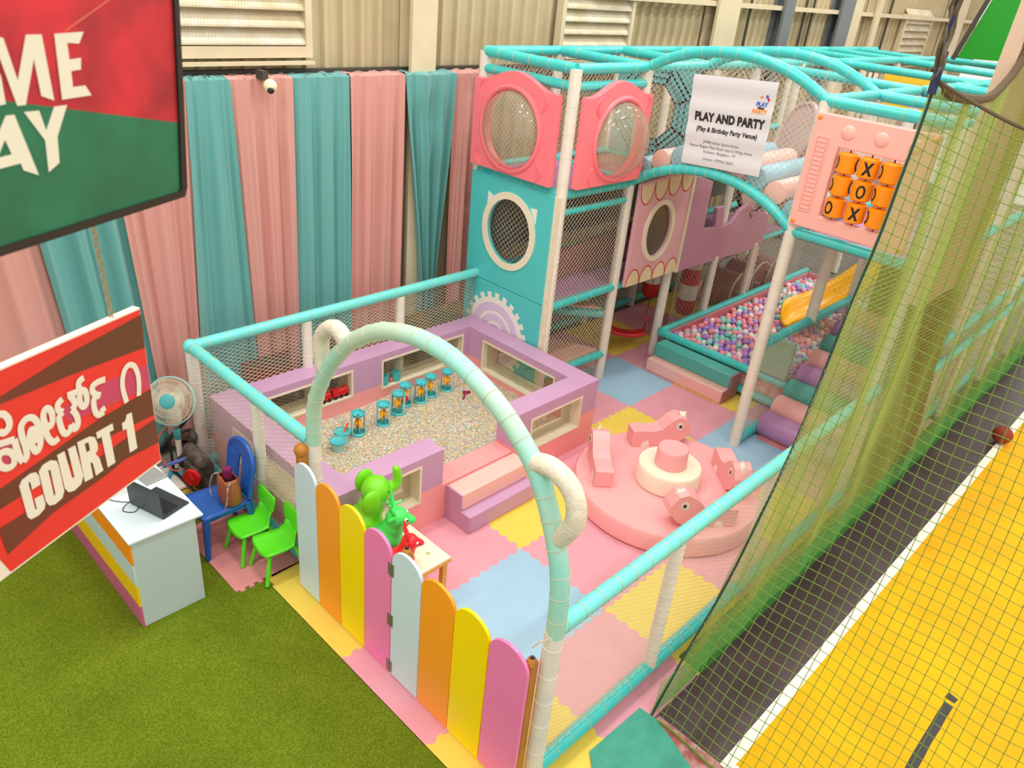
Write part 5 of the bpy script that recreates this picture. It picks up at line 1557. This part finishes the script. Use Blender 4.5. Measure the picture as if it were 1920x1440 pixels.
# ------------------------------------------------------------------ stand fan
FX0, FY0 = -1.845, 2.90
fn_ = thing('stand_fan', 'white and turquoise stand fan in front of the pink curtain', 'fan', (FX0, FY0, 0))
FW = M('ivory fan plastic', (236, 230, 214), .4); FT = M('turquoise fan plastic', (70, 168, 166), .35)
MB().box(FX0 - .21, FY0 - .23, .018, FX0 + .21, FY0 + .23, .06).build('base', FW, fn_, bevel=.03, segs=3)
MB().lathe([(.085, .06), (.085, .068), (.05, .085), (.03, .10)], (FX0, FY0, 0), 24).build('base_cap', FT, fn_)
MB().cyl((FX0, FY0, .09), (FX0, FY0, .52), .027, seg=16).build('pole', FW, fn_)
MB().lathe([(.03, .45), (.036, .46), (.036, .55), (.03, .56)], (FX0, FY0, 0), 16).build('collar', FT, fn_)
MB().cyl((FX0, FY0, .55), (FX0, FY0, .64), .016, seg=12).build('inner_pole', STEEL, fn_)
bm_ = MB().lathe([(.03, .60), (.055, .64), (.06, .70), (.05, .78), (.03, .80)], (FX0, FY0, 0), 16); hd_ = bm_.build('control_box', FW, fn_)
MB().box(FX0 - .075, FY0 - .03, .68, FX0 - .055, FY0 + .03, .76).build('button_plate', FT, hd_, bevel=.006)
HC = Vector((FX0 - .04, FY0 - .05, .905))
dirf = Vector((-.62, -.62, .42)).normalized()
fu = dirf.cross(Vector((0, 0, 1))).normalized(); fw_ = fu.cross(dirf)
AX = Matrix((fu, fw_, dirf)).transposed()
mt_ = MB().lathe([(.03, -.20), (.07, -.17), (.075, -.07), (.05, -.02)], HC, 18, ax=AX).build('motor', FW, fn_)
cg = MB()
R_ = .225
NSP = 84
def PT(r, a, h): return HC + fu * (r * cos(a)) + fw_ * (r * sin(a)) + dirf * h
for k in range(NSP):
    a = 2 * pi * k / NSP
    cg.tube([PT(.06, a, .075), PT(.15, a + .12, .066), PT(.205, a + .2, .035), PT(R_, a + .22, 0)], .0019, 4, caps=False)
    if k % 2 == 0: cg.tube([PT(.05, a, -.075), PT(.16, a, -.066), PT(.21, a, -.035), PT(R_, a, 0)], .0019, 4, caps=False)
for r_, h_ in ((.15, .067), (.2, .04)):
    cg.tube([PT(r_, 2 * pi * i / 40, h_) for i in range(40)], .002, 4, closed=True)
cgo = cg.build('cage', M('cream fan wire', (228, 216, 186), .5), fn_)
MB().tube([PT(R_, 2 * pi * i / 48, 0) for i in range(48)], .007, 8, closed=True).build('cage_rim', M('pale turquoise rim', (150, 206, 206), .4), fn_)
MB().lathe([(.0, .092), (.05, .09), (.07, .08), (.072, .07), (0, .07)], HC, 24, ax=AX).build('badge', FT, fn_)
bl = MB()
for k in range(3):
    vs_, fs_ = [], []
    for i in range(6):
        for j in range(5):
            r_ = .04 + .15 * i / 5; a = 2 * pi * k / 3 + (j / 4 - .5) * (.9 - .25 * abs(i - 3) / 3) + .25 * i / 5
            vs_.append(PT(r_, a, .02 * (j / 4 - .5) * 2))
    for i in range(5):
        for j in range(4): fs_.append((i * 5 + j, (i + 1) * 5 + j, (i + 1) * 5 + j + 1, i * 5 + j + 1))
    bl.add(vs_, fs_)
bl.build('blade', M('clear pale fan blade', (214, 216, 200), .25, alpha=.4), fn_)

# ------------------------------------------------------------------ petrol machine and clutter by the fan
DKM = M('dirty black metal', (44, 42, 40), .5, var=.3, vscale=12); GRM = M('grey engine casting', (112, 106, 94), .55, var=.4, vscale=14, vary_to=(70, 56, 44))
ge = thing('engine_machine', 'dirty black engine pump machine on a tube frame behind the fan', 'machine', (-1.66, 2.45, 0))
FRM = MB()
for yy in (2.74,):
    FRM.tube(smooth_path([(-1.95, yy, .05), (-1.95, yy, .40), (-1.93, yy, .47), (-1.72, yy, .47), (-1.70, yy, .40), (-1.70, yy, .05)], 4), .014, 8)
FRM.tube([(-1.95, 2.20, .08), (-1.95, 2.78, .08)], .014, 8); FRM.tube([(-1.70, 2.20, .08), (-1.70, 2.78, .08)], .014, 8)
FRM.build('tube_frame', DKM, ge)
MB().box(-1.92, 2.32, .08, -1.72, 2.56, .30).build('engine_block', GRM, ge, bevel=.02)
MB().cyl((-1.83, 2.28, .36), (-1.83, 2.62, .36), .07, seg=14, rim=.02).build('air_filter', GRM, ge)
MB().cyl((-1.86, 2.62, .20), (-1.80, 2.80, .24), .08, seg=14, rim=.01).build('muffler', DKM, ge)
cr = MB().cyl((-1.97, 2.30, .24), (-1.94, 2.32, .24), .085, seg=20)
for k in range(5): cr.tube([(-1.975, 2.30 + .02 * k * cos(a), .24 + .017 * k * sin(a)) for a in [2 * pi * i / 16 for i in range(16)]], .004, 4, closed=True)
cr.build('recoil_cover', RED, ge)
fin = MB()
for k in range(8): fin.box(-1.93, 2.34 + k * .025, .12, -1.90, 2.35 + k * .025, .28)
fin.build('cooling_fins', GRM, ge, smooth=False)
MB().box(-1.90, 2.02, .06, -1.74, 2.26, .24).build('gearbox', DKM, ge, bevel=.03)
MB().cyl((-1.82, 1.98, .20), (-1.82, 2.12, .20), .075, seg=16).build('pulley', DKM, ge)
MB().cyl((-1.78, 2.66, .42), (-1.70, 2.74, .44), .05, seg=12, rim=.01).build('carburettor', GRM, ge)
ge.location += Vector((.04, .2, 0))
pump = thing('hand_tool', 'black bar tool lying against the curtain behind the fan', 'tool', (-1.9, 3.1, .2))
MB().bar((-2.02, 3.0, .30), (-1.62, 3.16, .48), .03, .03).build('bar', DKM, pump, smooth=False)
for k, (a, b, c, lb) in enumerate((((-2.0, 2.95, .16), (-1.72, 2.70, .34), (110, 130, 214), 'violet blue plastic tube lying among the clutter by the fan'), ((-2.06, 2.80, .03), (-1.90, 2.98, .10), (86, 172, 214), 'sky blue plastic tube on the floor under the fan'))):
    tag(MB().cyl(a, b, .02, seg=10).build('plastic_tube', M(['violet blue plastic', 'sky blue plastic'][k], c, .4)), lb, 'tube')
hz_ = MB().tube(smooth_path([(-1.64, 2.92, .62), (-1.80, 2.98, .62), (-1.98, 2.98, .50), (-2.02, 2.94, .32), (-1.96, 2.80, .18), (-1.82, 2.66, .26), (-1.72, 2.5, .36)], 6), .006, 6)
tag(hz_.build('hose', M('orange hose', (240, 96, 44), .4)), 'thin orange hose looping around the fan pole', 'hose')
tag(MB().prism([(-2.2, 2.55), (-1.66, 2.5), (-1.64, 3.18), (-2.12, 3.2)], lambda a, b, t: (a, b, t), .005, .016).build('foam_mat', M('dirty yellow foam', (206, 174, 60), .75, var=.4, vscale=9, vary_to=(120, 96, 60)), smooth=False, fixn=True),
    'dirty yellow foam mat under the stand fan', 'floor mat', 'interlocking foam floor mats')

# ------------------------------------------------------------------ toy table with three hopper animals behind the gate
tb = thing('toy_table', 'low white topped wooden table inside the picket gate', 'table', (-1.25, .30, 0))
WOODT = M('honey wood edge', (226, 166, 72), .5)
MB().box(-1.60, -.05, .452, -.945, .66, .472).build('table_top', CREAMV, tb, bevel=.004)
MB().box(-1.605, -.055, .425, -.94, .665, .452).build('apron', WOODT, tb, smooth=False)
for sx, sy in ((-1.56, -.01), (-.985, -.01), (-1.56, .62), (-.985, .62)):
    MB().bar((sx, sy, .43), (sx * 1.0, sy, .004), .045, .045).build('leg', WOODT, tb, smooth=False)
MB().cyl((-1.06, .10, .4721), (-1.06, .10, .4735), .018, seg=12).build('stain', M('brown stain', (190, 180, 130), .7), tb)
def animal_frame(x, y, ang):
    c, s = cos(ang), sin(ang)
    return lambda a, b, z: Vector((x + a * c - b * s, y + a * s + b * c, .473 + z))
GE, GD, RDm = M('lime green rubber', (118, 214, 28), .35), M('emerald green rubber', (70, 222, 96), .35), M('bright red rubber', (232, 36, 48), .35)
def blob(mb, A, c, r, seg=18, rings=12):
    p = A(*c)
    mb.ball(p, r, seg, rings)
    return mb
def hop_body(A, pts, mat, parent, name, remesh=.018):
    mb = MB()
    for c, r in pts: blob(mb, A, c, r)
    o = mb.build(name, mat, parent)
    rm = o.modifiers.new('skin', 'REMESH'); rm.mode = 'VOXEL'; rm.voxel_size = .012; rm.use_smooth_shade = True
    sm_ = o.modifiers.new('soft', 'SMOOTH'); sm_.factor = .6; sm_.iterations = 9
    return o
el = thing('hopper_elephant', 'lime green rubber hopper elephant with raised trunk on the low table', 'hopper toy', (-1.31, .60, .473))
A1_ = animal_frame(-1.31, .58, radians(-25))
ES = 1.28
A = lambda a, b, z: A1_(a * ES, b * ES, z * ES)
pts = [((-.03, 0, .12), (.13, .13, .12)), ((.02, 0, .24), (.085, .09, .09)), ((.05, 0, .36), (.095, .095, .10)), ((-.1, .06, .03), .045), ((-.1, -.06, .03), .045), ((.07, .07, .03), .045), ((.07, -.07, .03), .045)]
tr = [(.13, 0, .36), (.165, 0, .37), (.185, 0, .40), (.19, 0, .44), (.185, 0, .475), (.178, 0, .50)]
for k, c in enumerate(tr): pts.append((c, .038 - .002 * k))
pts = [(c, (tuple(q * ES for q in r) if isinstance(r, tuple) else r * ES)) for c, r in pts]
hop_body(A, pts, GE, el, 'body')
for s in (-1, 1):
    e = MB(); e.ball(A(.0, .12 * s, .36), (.09, .04, .108), 16, 10)
    e.build('ear', GE, el)
    MB().tube([A(.10, .06 * s, .30), A(.16, .075 * s, .29), A(.20, .08 * s, .31)], [.02, .017, .011], 8).build('tusk', M('pale green rubber', (130, 226, 130), .35), el)
    MB().ball(A(.125, .055 * s, .375), .010, 8, 6).build('eye', BLACK, el)
def deer(name, label, x, y, ang, mat, s, ant):
    t = thing(name, label, 'hopper toy', (x, y, .473))
    A0 = animal_frame(x, y, ang)
    A = lambda a, b, z: A0(a * s, b * s, z * s)
    P = [((-.03, 0, .11), (.13 * s, .12 * s, .11 * s)), ((.02, 0, .20), (.085 * s, .085 * s, .09 * s)), ((.05, 0, .29), (.085 * s, .085 * s, .08 * s)), ((.12, 0, .275), (.055 * s, .045 * s, .04 * s)), ((.155, 0, .27), (.035 * s, .035 * s, .03 * s)),
         ((-.1, .06, .03), .045 * s), ((-.1, -.06, .03), .045 * s), ((.07, .07, .03), .045 * s), ((.07, -.07, .03), .045 * s)]
    hop_body(A, P, mat, t, 'body')
    for sd in (-1, 1):
        MB().tube([A(.03, .045 * sd, .35), A(.01, .075 * sd, .40), A(-.0, .085 * sd, .46)], [.016 * s, .013 * s, .009 * s], 8).build('antler', mat, t)
        if ant: MB().tube([A(.01, .075 * sd, .40), A(.05, .10 * sd, .43)], [.011 * s, .008 * s], 8).build('antler_branch', mat, t)
        MB().tube([A(.02, .07 * sd, .33), A(-.0, .125 * sd, .36)], [.02 * s, .013 * s], 8).build('ear', mat, t)
        w = MB().ball(A(.115, .048 * sd, .305), .015 * s, 10, 6).build('eye', WHITE, t)
        MB().ball(A(.123, .057 * sd, .307), .008 * s, 8, 6).build('pupil', BLACK, w)
    return t
deer('hopper_deer', 'emerald green rubber hopper deer in the middle of the low table', -1.27, .34, radians(-40), GD, 1.12, False)
deer('hopper_deer', 'bright red rubber hopper deer nearest the gate post on the low table', -1.31, .105, radians(-35), RDm, .86, True)

# ------------------------------------------------------------------ hanging signs near the balcony
HD = Vector((.9049, .4256, 0)); NV = Vector((.4256, -.9049, 0))
P2 = Vector((-3.3836, -.9279, 3.5741)); P1 = Vector((-3.3553, -1.3249, 4.069))
S2 = lambda a, b, t: P2 + HD * a + Vector((0, 0, b)) + NV * t
S1 = lambda a, b, t: P1 + HD * a + Vector((0, 0, b)) + NV * t
CRM = M('cream sign lettering', (228, 220, 198), .6)
SR, SBR = M('red sign print', (226, 50, 40), .5, var=.06, vscale=4), M('brown sign print', (88, 58, 24), .55, var=.5, vscale=1.6, vary_to=(120, 48, 40))
SMG = M('magenta sign print', (192, 64, 92), .55)
sg = thing('court_sign', 'red and brown hanging sign reading COURT 1 below a Kannada word', 'sign', tuple(P2))
MB().prism([(-.80, -.665), (-.0095, -.6437), (0, 0), (-.80, .016)], S2, -.03, 0).build('board', [M('white sign board', (232, 222, 200), .6)], sg, smooth=False, fixn=True)
MB().prism([(-.677, -.655), (-.0115, -.636), (-.002, -.006), (-.79, .010), (-.79, -.30)], S2, 0, .001).build('red_print', SR, sg, smooth=False, fixn=True)
bm2 = MB()
for k, p in enumerate(SB['brown']): bm2.prism([(max(a, -.79) if b > -.3 else max(a, -.79), b) for a, b in p], S2, .001, .002 + .0004 * k)
bm2.build('brown_print', SBR, sg, smooth=False, fixn=True)
mm = MB()
for p in SB['magenta']: mm.prism(p, S2, .001, .0016)
mm.build('magenta_print', SMG, sg, smooth=False, fixn=True)
le = MB()
for k, p in enumerate(SB['poly']):
    hl = [SB['holes'][0]] if k == 2 else ([SB['holes'][1]] if k == 4 else [])
    le.prism(p, S2, .003, .0045, holes=hl)
for k, p in enumerate(SB['strokes']):
    P = [Vector((a, b, 0)) for a, b in p]
    if len(P) > 2 and len(P) < 19: P = smooth_path(P, 4)
    stroke_round(le, [(q[0], q[1]) for q in P], .021 if k == 0 else .0225, S2, .0042)
le.build('lettering', CRM, sg, smooth=False)
chn = MB()
for k in range(16):
    a0 = -.1113 - .0008 * k; b0 = .0 + k * .021
    for sgn in (1,):
        pts_ = [S2(a0 + .006 * cos(t) * (1 if k % 2 else .35), b0 + .013 * sin(t), -.015 + .006 * cos(t) * (.35 if k % 2 else 1)) for t in [2 * pi * i / 10 for i in range(10)]]
        chn.tube(pts_, .0025, 5, closed=True)
chn.tube([S2(-.124, .32, -.015), S2(-.19, 2.2, -.015)], .004, 5)
chn.build('chain', M('rusty chain', (176, 146, 96), .6, metal=.3), sg)
gs = thing('game_sign', 'red over green hanging sign with a black frame, letters ME and AY showing', 'sign', tuple(P1))
SRD = M('bright red sign print', (216, 40, 50), .55, var=.45, vscale=5, vary_to=(138, 26, 34))
SGN = M('green sign print', (32, 120, 82), .55, var=.25, vscale=5, vary_to=(26, 96, 62))
GB = [(-.73, .0136), (-.0235, .015), (-.0142, .0201), (.0076, .2015), (.0374, .5101), (.060, .80), (-.73, .80)]
MB().prism([(-.74, -.006), (-.0044, -.0037), (.0088, .0216), (.0362, .2881), (.0556, .51), (.075, .82), (-.74, .82)], S1, -.035, -.001).build('board', DKM, gs, smooth=False, fixn=True)
MB().prism(GB, S1, -.001, .0).build('red_print', SRD, gs, smooth=False, fixn=True)
MB().prism([(-.73, .362), (-.5214, .319), (.0062, .2017), (-.0142, .0201), (-.0235, .015), (-.73, .0136)], S1, 0, .001).build('green_print', SGN, gs, smooth=False, fixn=True)
MB().prism([(-.74, -.006), (-.0044, -.0037), (.0088, .0216), (.0362, .2881), (.0556, .51), (.075, .82), (.057, .82), (.0374, .5101), (.0076, .2015), (-.0142, .0201), (-.0235, .015), (-.74, .0136)], S1, -.002, .008).build('frame', M('black sign frame', (34, 28, 22), .5), gs, smooth=False, fixn=True)
ge2 = MB()
for k, p in enumerate(SB['gpoly']): ge2.prism(p, S1, .0015, .003, holes=[SB['ghole']] if k == 3 else [])
ge2.build('lettering', M('ivory sign lettering', (226, 220, 196), .6), gs, smooth=False)
ss = MB(); ss.prism(SB['streak'], S1, .0003, .0012); ss.build('streak_print', M('faded streak', (206, 92, 74), .6), gs, smooth=False, fixn=True)

# ------------------------------------------------------------------ green court nets
NG = M('green net cord', (106, 132, 42), .8)
NGD = M('dark green rope', (24, 58, 52), .7)
B0, B1 = Vector((-.60, -1.90, .01)), Vector((1.045, -1.90, 4.36))
CORDP = smooth_path([(a, -1.90, b) for a, b in [(-0.60, 0.01), (-0.33, 0.40), (0.075, 0.884), (0.344, 1.407), (0.558, 1.899), (0.698, 2.439), (0.814, 2.982), (0.94, 3.368), (0.991, 3.788), (1.03, 4.064), (1.045, 4.359)]], 4)
CORDL = [0.0]
for a, b in zip(CORDP, CORDP[1:]): CORDL.append(CORDL[-1] + (b - a).length)
def cord_at(t):
    q = t * CORDL[-1]
    for i in range(len(CORDP) - 1):
        if q <= CORDL[i + 1] + 1e-9:
            return CORDP[i].lerp(CORDP[i + 1], (q - CORDL[i]) / max(1e-9, CORDL[i + 1] - CORDL[i]))
    return CORDP[-1].copy()
nB = thing('court_end_net', 'green knotted net in front of the yellow court, hung from the dark corner rope', 'net', tuple(B0))
mb = MB()
NT_, NS_ = 64, 66
CELL = .076
def PB_(t, s):
    p = cord_at(t)
    sag = .22 * t ** 3 * (1 - abs(min(s, 2.4) / 1.2 - 1) ** 2)
    return p + Vector((.05 * sin(s * 2.6 + 1) * t * .6 + .015 * sin(s * 9 + t * 5), -s * (1.0 - .18 * t ** 2), -sag * 1.0))
Lc = CORDL[-1]
rows_n = int(Lc / CELL)
def strand(mb, pts, r, m=0):
    mb.tube(pts, r, 3, caps=False, m=m)
for i in range(rows_n + 1):
    t = i / rows_n
    strand(mb, [PB_(t, 5.0 * k / 50) for k in range(51)], .0032)
for j in range(int(5.0 / CELL) + 1):
    s = j * CELL
    strand(mb, [PB_(k / 36, s) for k in range(37)], .0032)
for i in range(1, rows_n):
    for j in range(1, int(5.0 / CELL)):
        c = PB_(i / rows_n, j * CELL); r = .0072
        mb.add([c + Vector((r, 0, 0)), c - Vector((r, 0, 0)), c + Vector((0, r, 0)), c - Vector((0, r, 0)), c + Vector((0, 0, r)), c - Vector((0, 0, r))],
               [(0, 2, 4), (2, 1, 4), (1, 3, 4), (3, 0, 4), (2, 0, 5), (1, 2, 5), (3, 1, 5), (0, 3, 5)])
mb.build('mesh', NG, nB, smooth=False)
MB().tube([PB_(k / 30, 0) for k in range(31)], .009, 6).build('corner_rope', NGD, nB)
MB().tube([PB_(1, 5.0 * k / 50) for k in range(51)], .012, 6).build('top_rope', M('brown weathered rope', (92, 76, 54), .9), nB)
MB().tube([PB_(0, 5.0 * k / 50) + Vector((0, 0, .01)) for k in range(51)], .008, 6).build('bottom_rope', NG, nB)
# side net hanging in folds along the court
nA = thing('court_side_net', 'finer green net hung in folds along the court between play area and floor', 'net', (-.6, -1.9, 0))
ma = MB()
TOPA = smooth_path([(1.045, -1.9, 4.36), (1.508, -1.9, 4.25), (2.277, -1.9, 4.205), (2.661, -1.9, 4.32), (2.95, -1.9, 4.5), (3.6, -1.9, 4.75), (11, -1.9, 4.9)], 8)
def topz(x):
    if x <= CORDP[-1].x:
        for a, b in zip(CORDP, CORDP[1:]):
            if min(a.x, b.x) <= x <= max(a.x, b.x): return max(.02, a.z + (b.z - a.z) * (x - a.x) / max(1e-6, b.x - a.x))
        return .02
    for a, b in zip(TOPA, TOPA[1:]):
        if a.x <= x <= b.x: return a.z + (b.z - a.z) * (x - a.x) / max(1e-6, b.x - a.x)
    return 4.9
def foldy(x, z):
    return -1.895 + .014 * sin(x * 7 + .6 * sin(x * 3))
x = -.58
while x < 10.5:
    zt = topz(x)
    n = max(2, int(zt / .3))
    strand(ma, [(x + .012 * sin(zt * k / n * 4 + x * 5), foldy(x, zt * k / n), .01 + zt * k / n) for k in range(n + 1)], .0018)
    x += .0165 if x < 4 else .042
z = .05
while z < 4.9:
    x0 = next((a.x + (b.x - a.x) * (z - a.z) / max(1e-6, b.z - a.z) for a, b in zip(CORDP, CORDP[1:]) if a.z <= z <= b.z), 1.045)
    pts_ = []
    xx = x0
    while xx < 10.5:
        if z <= topz(xx) + .01: pts_.append((xx, foldy(xx, z), z - .03 * abs(sin(xx * 1.3)) * (z / 4)))
        else:
            if len(pts_) > 1: strand(ma, pts_, .0022)
            pts_ = []
        xx += .12
    if len(pts_) > 1: strand(ma, pts_, .0022)
    z += .042
ma.build('mesh', M('pale green net cord', (156, 170, 84), .8), nA, smooth=False)
sk_ = MB()
zz_ = .01
while zz_ < .34:
    strand(sk_, [(-.56 + .25 * i, foldy(-.56 + .25 * i, zz_) - .008, zz_) for i in range(46)], .0022)
    zz_ += .013 + .02 * zz_
sk_.build('skirt_mesh', M('deep green net cord', (74, 142, 58), .8), nA, smooth=False)
MB().tube(TOPA, [.012 + .02 * (1 if 4 < i < 36 else 0) for i in range(len(TOPA))], 8).build('top_rope', M('brown weathered rope'), nA)
# gathered bunch of old netting tied at the hook
hk = thing('net_tie', 'tangle of blue, brown and grey rope tying up the net corner', 'rope tie', (1.045, -1.9, 4.36))
random.seed(4)
for k in range(7):
    p = Vector((1.045, -1.9, 4.34))
    pts_ = [p + Vector((random.uniform(-.03, .03) - .02 * j, random.uniform(-.02, .02), .10 * j + random.uniform(-.02, .02))) for j in range(10)]
    MB().tube(smooth_path(pts_, 3), random.uniform(.008, .016), 6).build('rope_strand', [M('navy rope', (40, 48, 84), .8), M('weathered grey rope', (110, 100, 84), .9), M('brown weathered rope')][0 if k < 1 else 1 + k % 2], hk)
MB().tube([(1.04, -1.9, 4.28), (1.03, -1.9, 4.52)], .026, 8).build('binding', M('navy rope'), hk)
tf = tag(MB().prism([(-.60, -1.80), (-.60, -1.93), (-.66, -2.1), (-.80, -2.45), (-1.05, -2.8), (-1.5, -2.8), (-1.45, -2.1), (-1.16, -1.78)], lambda a, b, t: (a, b, .03 + .03 * sin(a * 9) * sin(b * 8) + t), 0, .012).build('tarpaulin', M('sea green tarpaulin', (62, 158, 136), .6, var=.2, vscale=10), smooth=False, fixn=True),
         'sea green tarpaulin on the floor at the court corner, under the net end', 'tarpaulin')
bk = thing('basketball', 'worn brown basketball resting on the white court line', 'ball', (6.17, -2.47, .118))
MB().ball((6.17, -2.47, .118), .115, 24, 16).build('ball', M('worn brown rubber', (146, 52, 26), .6, bump=.3, bscale=90), bk, angle=180)
sm3 = MB()
for ax_ in range(3):
    sm3.tube([Vector((6.17, -2.47, .118)) + .1155 * (Vector((cos(a), sin(a), 0)) if ax_ == 0 else Vector((cos(a), 0, sin(a))) if ax_ == 1 else Vector((0, cos(a), sin(a)))) for a in [2 * pi * i / 28 for i in range(28)]], .002, 4, closed=True)
sm3.build('seam', BLACK, bk)
# second fence run further along the court
f3 = thing('tube_fence', 'pale turquoise rail fence seen through the nets beyond the brown column', 'fence', (6.5, -1.7, 0))
rail(f3, [(4.6, -1.70, 1.10), (11, -1.70, 1.10)], .05, .4); 
for x in (6.2, 7.9, 9.4): post(f3, x, -1.70, 0, 1.08, .045, 0)
